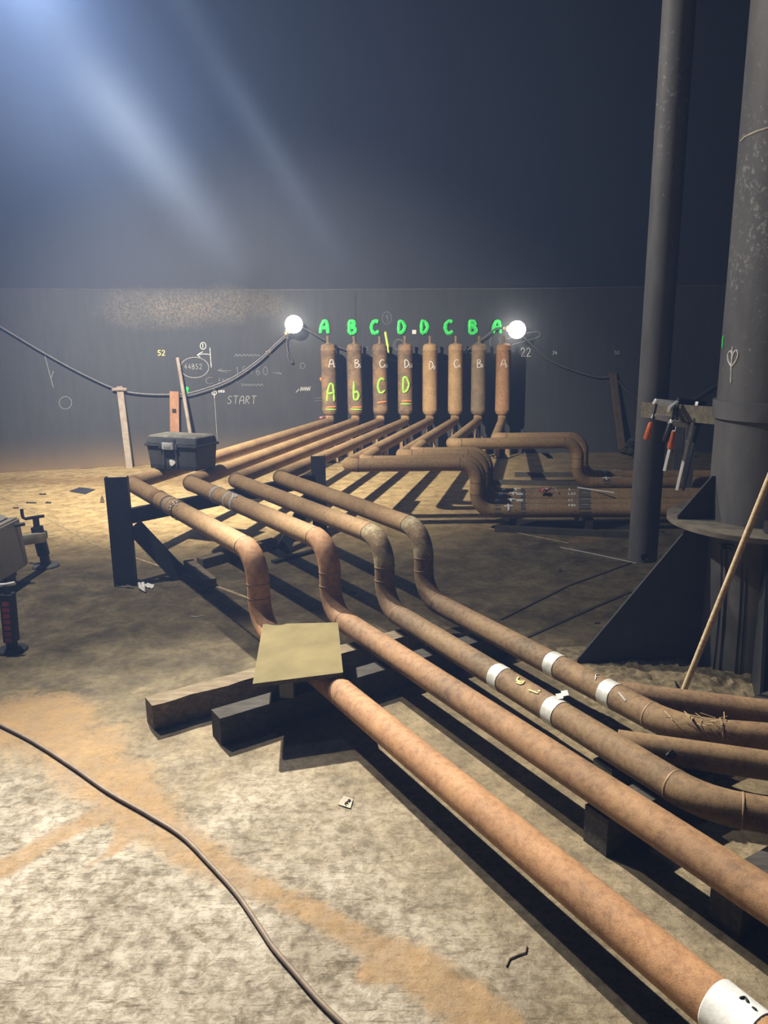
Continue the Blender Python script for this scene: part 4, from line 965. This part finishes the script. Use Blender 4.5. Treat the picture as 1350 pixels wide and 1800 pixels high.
# ------------------------------------------------------------------ machine with towbar at the left edge, jacks
root = thing('trailer_machine', (-2.9, 4.2, 0), 'beige boxy machine on a trailer frame cut by the left edge', 'machine')
xr_, yb = -2.445, 5.08
bm = bmesh.new(); box8(bm, [(-3.6, 3.2, .13), (xr_, 3.2, .13), (xr_, yb, .13), (-3.6, yb, .13), (-3.6, 3.2, .47), (xr_ - .02, 3.2, .47), (xr_ - .02, yb - .02, .47), (-3.6, yb - .02, .47)])
bmesh.ops.bevel(bm, geom=bm.edges[:], offset=.012, segments=2, affect='EDGES'); finish('side_panel', bm, MACH, root, True, 30)
bm = bmesh.new(); box8(bm, [(-3.6, 3.2, .471), (xr_ - .06, 3.2, .471), (xr_ - .06, yb - .05, .471), (-3.6, yb - .05, .471), (-3.5, 3.3, .72), (xr_ - .40, 3.3, .72), (xr_ - .40, yb - .25, .72), (-3.5, yb - .25, .72)])
bmesh.ops.bevel(bm, geom=bm.edges[:], offset=.015, segments=2, affect='EDGES'); finish('hood', bm, MACHR, root, True, 30)
bm = bmesh.new(); bar(bm, (-3.55, yb - .15, .075), (xr_ - .06, yb - .15, .075), .12, .10); bar(bm, (xr_ - .10, 3.2, .10), (xr_ - .10, yb - .05, .10), .06, .06); finish('chassis', bm, STEEL, root, False)
bm = bmesh.new(); tube(bm, [(-2.67, 4.8, .145), (-2.59, 4.8, .145)], .143, 28); finish('wheel', bm, BLKH, root)
bm = bmesh.new(); bar(bm, (-2.50, yb - .05, .31), at_y(72, 945, 5.40), .07, .07, (0, 0, 1), .004); finish('towbar', bm, plain('beige_towbar', (.38, .35, .27), .55), root)
finish('panel_handle', tube(bmesh.new(), [(xr_ - .02, yb - .1, .43), (xr_ + .03, yb - .06, .43)], .012, 10), STEEL, root)
strokes('bolt_dots', lambda a, b: V((xr_ + .001, a, b)), [[(4.7, .38), (4.702, .382)], [(4.3, .40), (4.302, .402)], [(4.35, .2), (4.352, .202)]], .015, STEEL, root)
J = at_z(81, 996, 0)
root = thing('jockey_jack', J, 'grey crank jack stand at the end of the machine towbar', 'jack')
finish('jack_foot', lathe(bmesh.new(), J, (0, 0, 1), [(.085, 0), (.095, .008), (.09, .018), (.04, .024)], 24), STEELB, root)
hj = at_y(70, 912, J.y).z; lean = V((-.035, 0, 0))
finish('jack_inner_tube', tube(bmesh.new(), [J + V((0, 0, .02)), J + lean*.4 + V((0, 0, .2))], .034, 18), STEELB, root)
finish('jack_outer_tube', tube(bmesh.new(), [J + lean*.2 + V((0, 0, .09)), J + lean + V((0, 0, hj - .06))], .043, 18), STEEL, root)
bm = bmesh.new(); bar(bm, J + lean + V((-.05, 0, hj - .13)), J + lean + V((.05, 0, hj - .13)), .11, .06, (0, 0, 1), .004); finish('jack_collar', bm, plain('beige_collar', (.33, .31, .24), .5), root)
finish('jack_neck', tube(bmesh.new(), [J + lean + V((0, 0, hj - .07)), J + lean + V((0, 0, hj + .02))], .022, 14), STEEL, root)
Jy = J.y; finish('crank', tube(bmesh.new(), [at_y(77, 907, Jy), at_y(62, 909, Jy), at_y(45, 912, Jy), at_y(41, 910, Jy), at_y(39, 905, Jy), at_y(38, 895, Jy)], .012, 12), STEEL, root)
K = at_z(22, 1143, 0)
root = thing('striped_jack', K, 'short jack stand with red reflective stripes in front of the machine', 'jack')
tp = at_y(13, 1043, K.y)
finish('jack_foot', lathe(bmesh.new(), K, (0, 0, 1), [(.075, 0), (.08, .006), (.075, .012), (.03, .016)], 24), STEEL, root)
bm = bmesh.new(); bar(bm, K + V((0, 0, .012)), K.lerp(tp, .30), .045, .045, (0, 1, 0), .003); finish('jack_inner_tube', bm, STEEL, root)
bm = bmesh.new(); bar(bm, K.lerp(tp, .16), tp, .062, .062, (0, 1, 0), .003); finish('jack_outer_tube', bm, STEEL, root)
for k in range(7):
    c = K.lerp(tp, .22 + .105*k) + V((.0, -.032, 0)); bm = bmesh.new(); axk = (tp - K).normalized()*.013
    bar(bm, c - axk, c + axk, .036, .003, (0, 1, 0)); o = finish('red_stripe', bm, plain('red_reflector', (.50, .10, .06), .5) if k == 0 else bpy.data.materials['red_reflector'], root, False)
finish('jack_neck', tube(bmesh.new(), [tp, tp + V((0, 0, .045))], .018, 12), STEEL, root)
finish('tee_handle', tube(bmesh.new(), [at_y(-8, 1029, K.y), at_y(10, 1028, K.y), at_y(26, 1025, K.y)], .010, 10), GALV, root)

# ------------------------------------------------------------------ cord and scraps on the floor
pts = [(-60, 1245), (0, 1274), (60, 1305), (130, 1350), (190, 1392), (260, 1432), (320, 1470), (370, 1520), (415, 1570), (450, 1620), (480, 1665), (520, 1712), (560, 1758), (605, 1802), (660, 1850)]
sm = []
Pf = [at_z(a, b, .0085) for a, b in pts]
for i in range(len(Pf) - 1):
    p0, p1, p2, p3 = Pf[max(0, i-1)], Pf[i], Pf[i+1], Pf[min(len(Pf)-1, i+2)]
    for j in range(8):
        t = j/8; sm.append(.5*((2*p1) + (p2 - p0)*t + (2*p0 - 5*p1 + 4*p2 - p3)*t*t + (3*p1 - p0 - 3*p2 + p3)*t**3))
solo('power_cord', tube(bmesh.new(), sm, .0075, 12), CORD, 'dusty brown cord snaking across the bottom left floor', 'cord', base=Pf[5] - V((0, 0, .0085)))
def scrap(px, m, label, name='paper_scrap', cat='paper', lift=.006, crease=.012, group=None):
    c = [at_z(*p, .001) for p in px]; bm = bmesh.new(); n_ = 8; g = []
    for j in range(n_ + 1):
        row = []
        for i in range(n_ + 1):
            a = c[0].lerp(c[1], i/n_); b = c[3].lerp(c[2], i/n_); p = a.lerp(b, j/n_); p.z = .002 + lift*.3 + abs(mnoise.noise(p*30))*crease; row.append(bm.verts.new(p))
        g.append(row)
    for j in range(n_):
        for i in range(n_): bm.faces.new((g[j][i], g[j][i+1], g[j+1][i+1], g[j+1][i]))
    r_ = bmesh.ops.extrude_face_region(bm, geom=bm.faces[:])
    for e in r_['geom']:
        if isinstance(e, bmesh.types.BMVert): e.co.z -= .0018
    base = sum(c, V((0, 0, 0)))/4; base.z = 0
    return solo(name, bm, m, label, cat, group, base=base)
lab = scrap([(594, 1415), (616, 1422), (621, 1406), (604, 1400)], plain('dirty_label', (.34, .31, .24), .7), 'small dirty paper label printed 550 on the foreground floor', 'paper_label', 'label', crease=.002)
strokes('printed_number', lambda a, b: at_z(a, b, .0065), [[(609, 1415), (606, 1413), (608, 1410), (611, 1412)], [(612, 1413), (609, 1410), (611, 1408), (614, 1410)], [(613, 1408), (612, 1406), (615, 1405), (616, 1408), (613, 1408)]], .004, BLACKM, lab)
scrap([(245, 1038), (256, 1043), (253, 1022), (240, 1026)], PAPER, 'crumpled white paper at the foot of the near trestle post', lift=.02, crease=.05)
scrap([(250, 1030), (268, 1036), (272, 1029), (254, 1025)], PAPER, 'flat torn white paper right of the near trestle post', crease=.015)
scrap([(203, 1032), (235, 1035), (232, 1029), (206, 1029)], plain('dirty_rag', (.09, .085, .08), .9), 'dark dirty rag under the near trestle post', 'rag', 'rag', crease=.02)
scrap([(121, 864), (150, 869), (168, 861), (140, 857)], SHEET, 'dark blue-grey sheet lying on the sandy floor at far left', 'rubber_sheet', 'sheet')
scrap([(176, 884), (183, 884), (183, 878), (177, 877)], plain('brown_leaf', (.12, .08, .04), .9), 'small curled brown scrap near the dark sheet', 'floor_scrap', 'scrap', crease=.06)
for k, (px, py, s) in enumerate(((75, 869, 6), (55, 884, 9), (85, 884, 5), (28, 893, 5))):
    scrap([(px - s, py + 1), (px + s, py + 1), (px + s, py - 1), (px - s, py - 1)], BLACKM, ['dark crumb of dirt nearest the left wall', 'longest dark splinter left of the dark sheet', 'short dark splinter right of the longest one', 'dark dirt crumb behind the machine hood'][k], 'dirt_flake', 'dirt', lift=.002, crease=.01)
for k, (px, py, s) in enumerate(((675, 990, 4), (648, 1003, 5), (690, 1006, 3), (658, 1010, 2.5), (1222, 968, 5), (985, 1003, 3), (1050, 1095, 5), (620, 1042, 7), (1072, 1102, 3), (1165, 935, 3))):
    scrap([(px - s, py + 1.4), (px + s, py + 1.6), (px + s*.8, py - 1.2), (px - s*.7, py - 1.4)], BLACKM, 'small black oil flake on the dim middle floor, one of a scatter', 'oil_flake', 'dirt', lift=.0, crease=.006, group='black flakes on the middle floor')
bm = bmesh.new(); tube(bm, [at_z(a, b, .003) for a, b in ((336, 1083), (345, 1084.5), (358, 1081.5))], .0022, 6); solo('white_wire', bm, PAPER, 'thin white wire scrap on the floor left of the front pipe bend', 'wire')
bm = bmesh.new(); tube(bm, [at_z(a, b, .003) for a, b in ((890, 1698), (896, 1685), (912, 1678), (924, 1674), (926, 1662))], .0022, 6); solo('rusty_wire', bm, plain('rusty_wire', (.12, .09, .05), .8), 'thin bent rusty wire below the front pipe in the foreground', 'wire')
bm = bmesh.new(); tube(bm, [at_z(a, b, .003) for a, b in ((700, 1118), (745, 1140), (790, 1160), (830, 1175))], .004, 6); solo('bright_wire', bm, GALV, 'thin bright wire on the floor between the second and third pipes', 'wire')
bm = bmesh.new(); tube(bm, [at_z(a, b, .25) for a, b in ((1015, 857), (1050, 862), (1080, 866))], .006, 6); solo('welding_rod', bm, GALV, 'thin bright rod lying across the nested low pipes', 'rod')

# ------------------------------------------------------------------ added haze volumes, shaped to imitate light streaks and a corner glow
def streak(pa, pb, width, dens, label):
    a, b = V(pa), V(pb); L = (b - a).length; d = (b - a).normalized()
    bm = bmesh.new(); lathe(bm, (0, 0, 0), (0, 0, 1), [(width*(.75 + .25*k/10), L*k/10) for k in range(11)], 24)
    m = bpy.data.materials.new('light_streak'); m.use_nodes = True; t = m.node_tree; t.nodes.clear()
    out = t.nodes.new('ShaderNodeOutputMaterial'); vol = t.nodes.new('ShaderNodeVolumeScatter')
    vol.inputs['Color'].default_value = (0.42, 0.58, 1.0, 1)
    tc = t.nodes.new('ShaderNodeTexCoord'); sx = t.nodes.new('ShaderNodeSeparateXYZ'); t.links.new(tc.outputs['Object'], sx.inputs[0])
    rr = math_n(t, 'SQRT', math_n(t, 'ADD', math_n(t, 'MULTIPLY', sx.outputs[0], sx.outputs[0]), math_n(t, 'MULTIPLY', sx.outputs[1], sx.outputs[1])))
    f = math_n(t, 'SUBTRACT', 1.0, math_n(t, 'DIVIDE', rr, width*.78), True); f = math_n(t, 'MULTIPLY', f, f)
    zz = math_n(t, 'DIVIDE', sx.outputs[2], L); g = math_n(t, 'SUBTRACT', 1.0, zz, True)
    g = math_n(t, 'POWER', g, .8); f = math_n(t, 'MULTIPLY', f, g)
    f = math_n(t, 'MULTIPLY', f, math_n(t, 'MULTIPLY', zz, 12.0, True))
    t.links.new(math_n(t, 'MULTIPLY', f, dens), vol.inputs['Density']); t.links.new(vol.outputs[0], out.inputs['Volume'])
    me = bpy.data.meshes.new('light_streak'); bm.to_mesh(me); bm.free(); o = link('light_streak', me, m)
    o.location = a; o.rotation_euler = d.to_track_quat('Z', 'Y').to_euler(); tag(o, label, 'haze', kind='stuff')
def sline(p0, y0, p1, y1, width, dens, label): streak(at_y(*p0, y0), at_y(*p1, y1), width, dens, label)
sline((-60, -170), 6.9, (440, 500), 8.3, .58, 2.0, 'broad pale blue light streak, shaped as an added haze volume, slanting down from the top left corner')
sline((240, -130), 7.2, (610, 480), 8.4, .34, 1.2, 'narrower faint light streak, likewise an added haze volume, right of the broad one')
streak(at_y(-250, -260, 6.6), at_y(330, 330, 7.9), 1.75, .36, 'wide faint blue glow, shaped as an added haze volume, filling the top left corner')
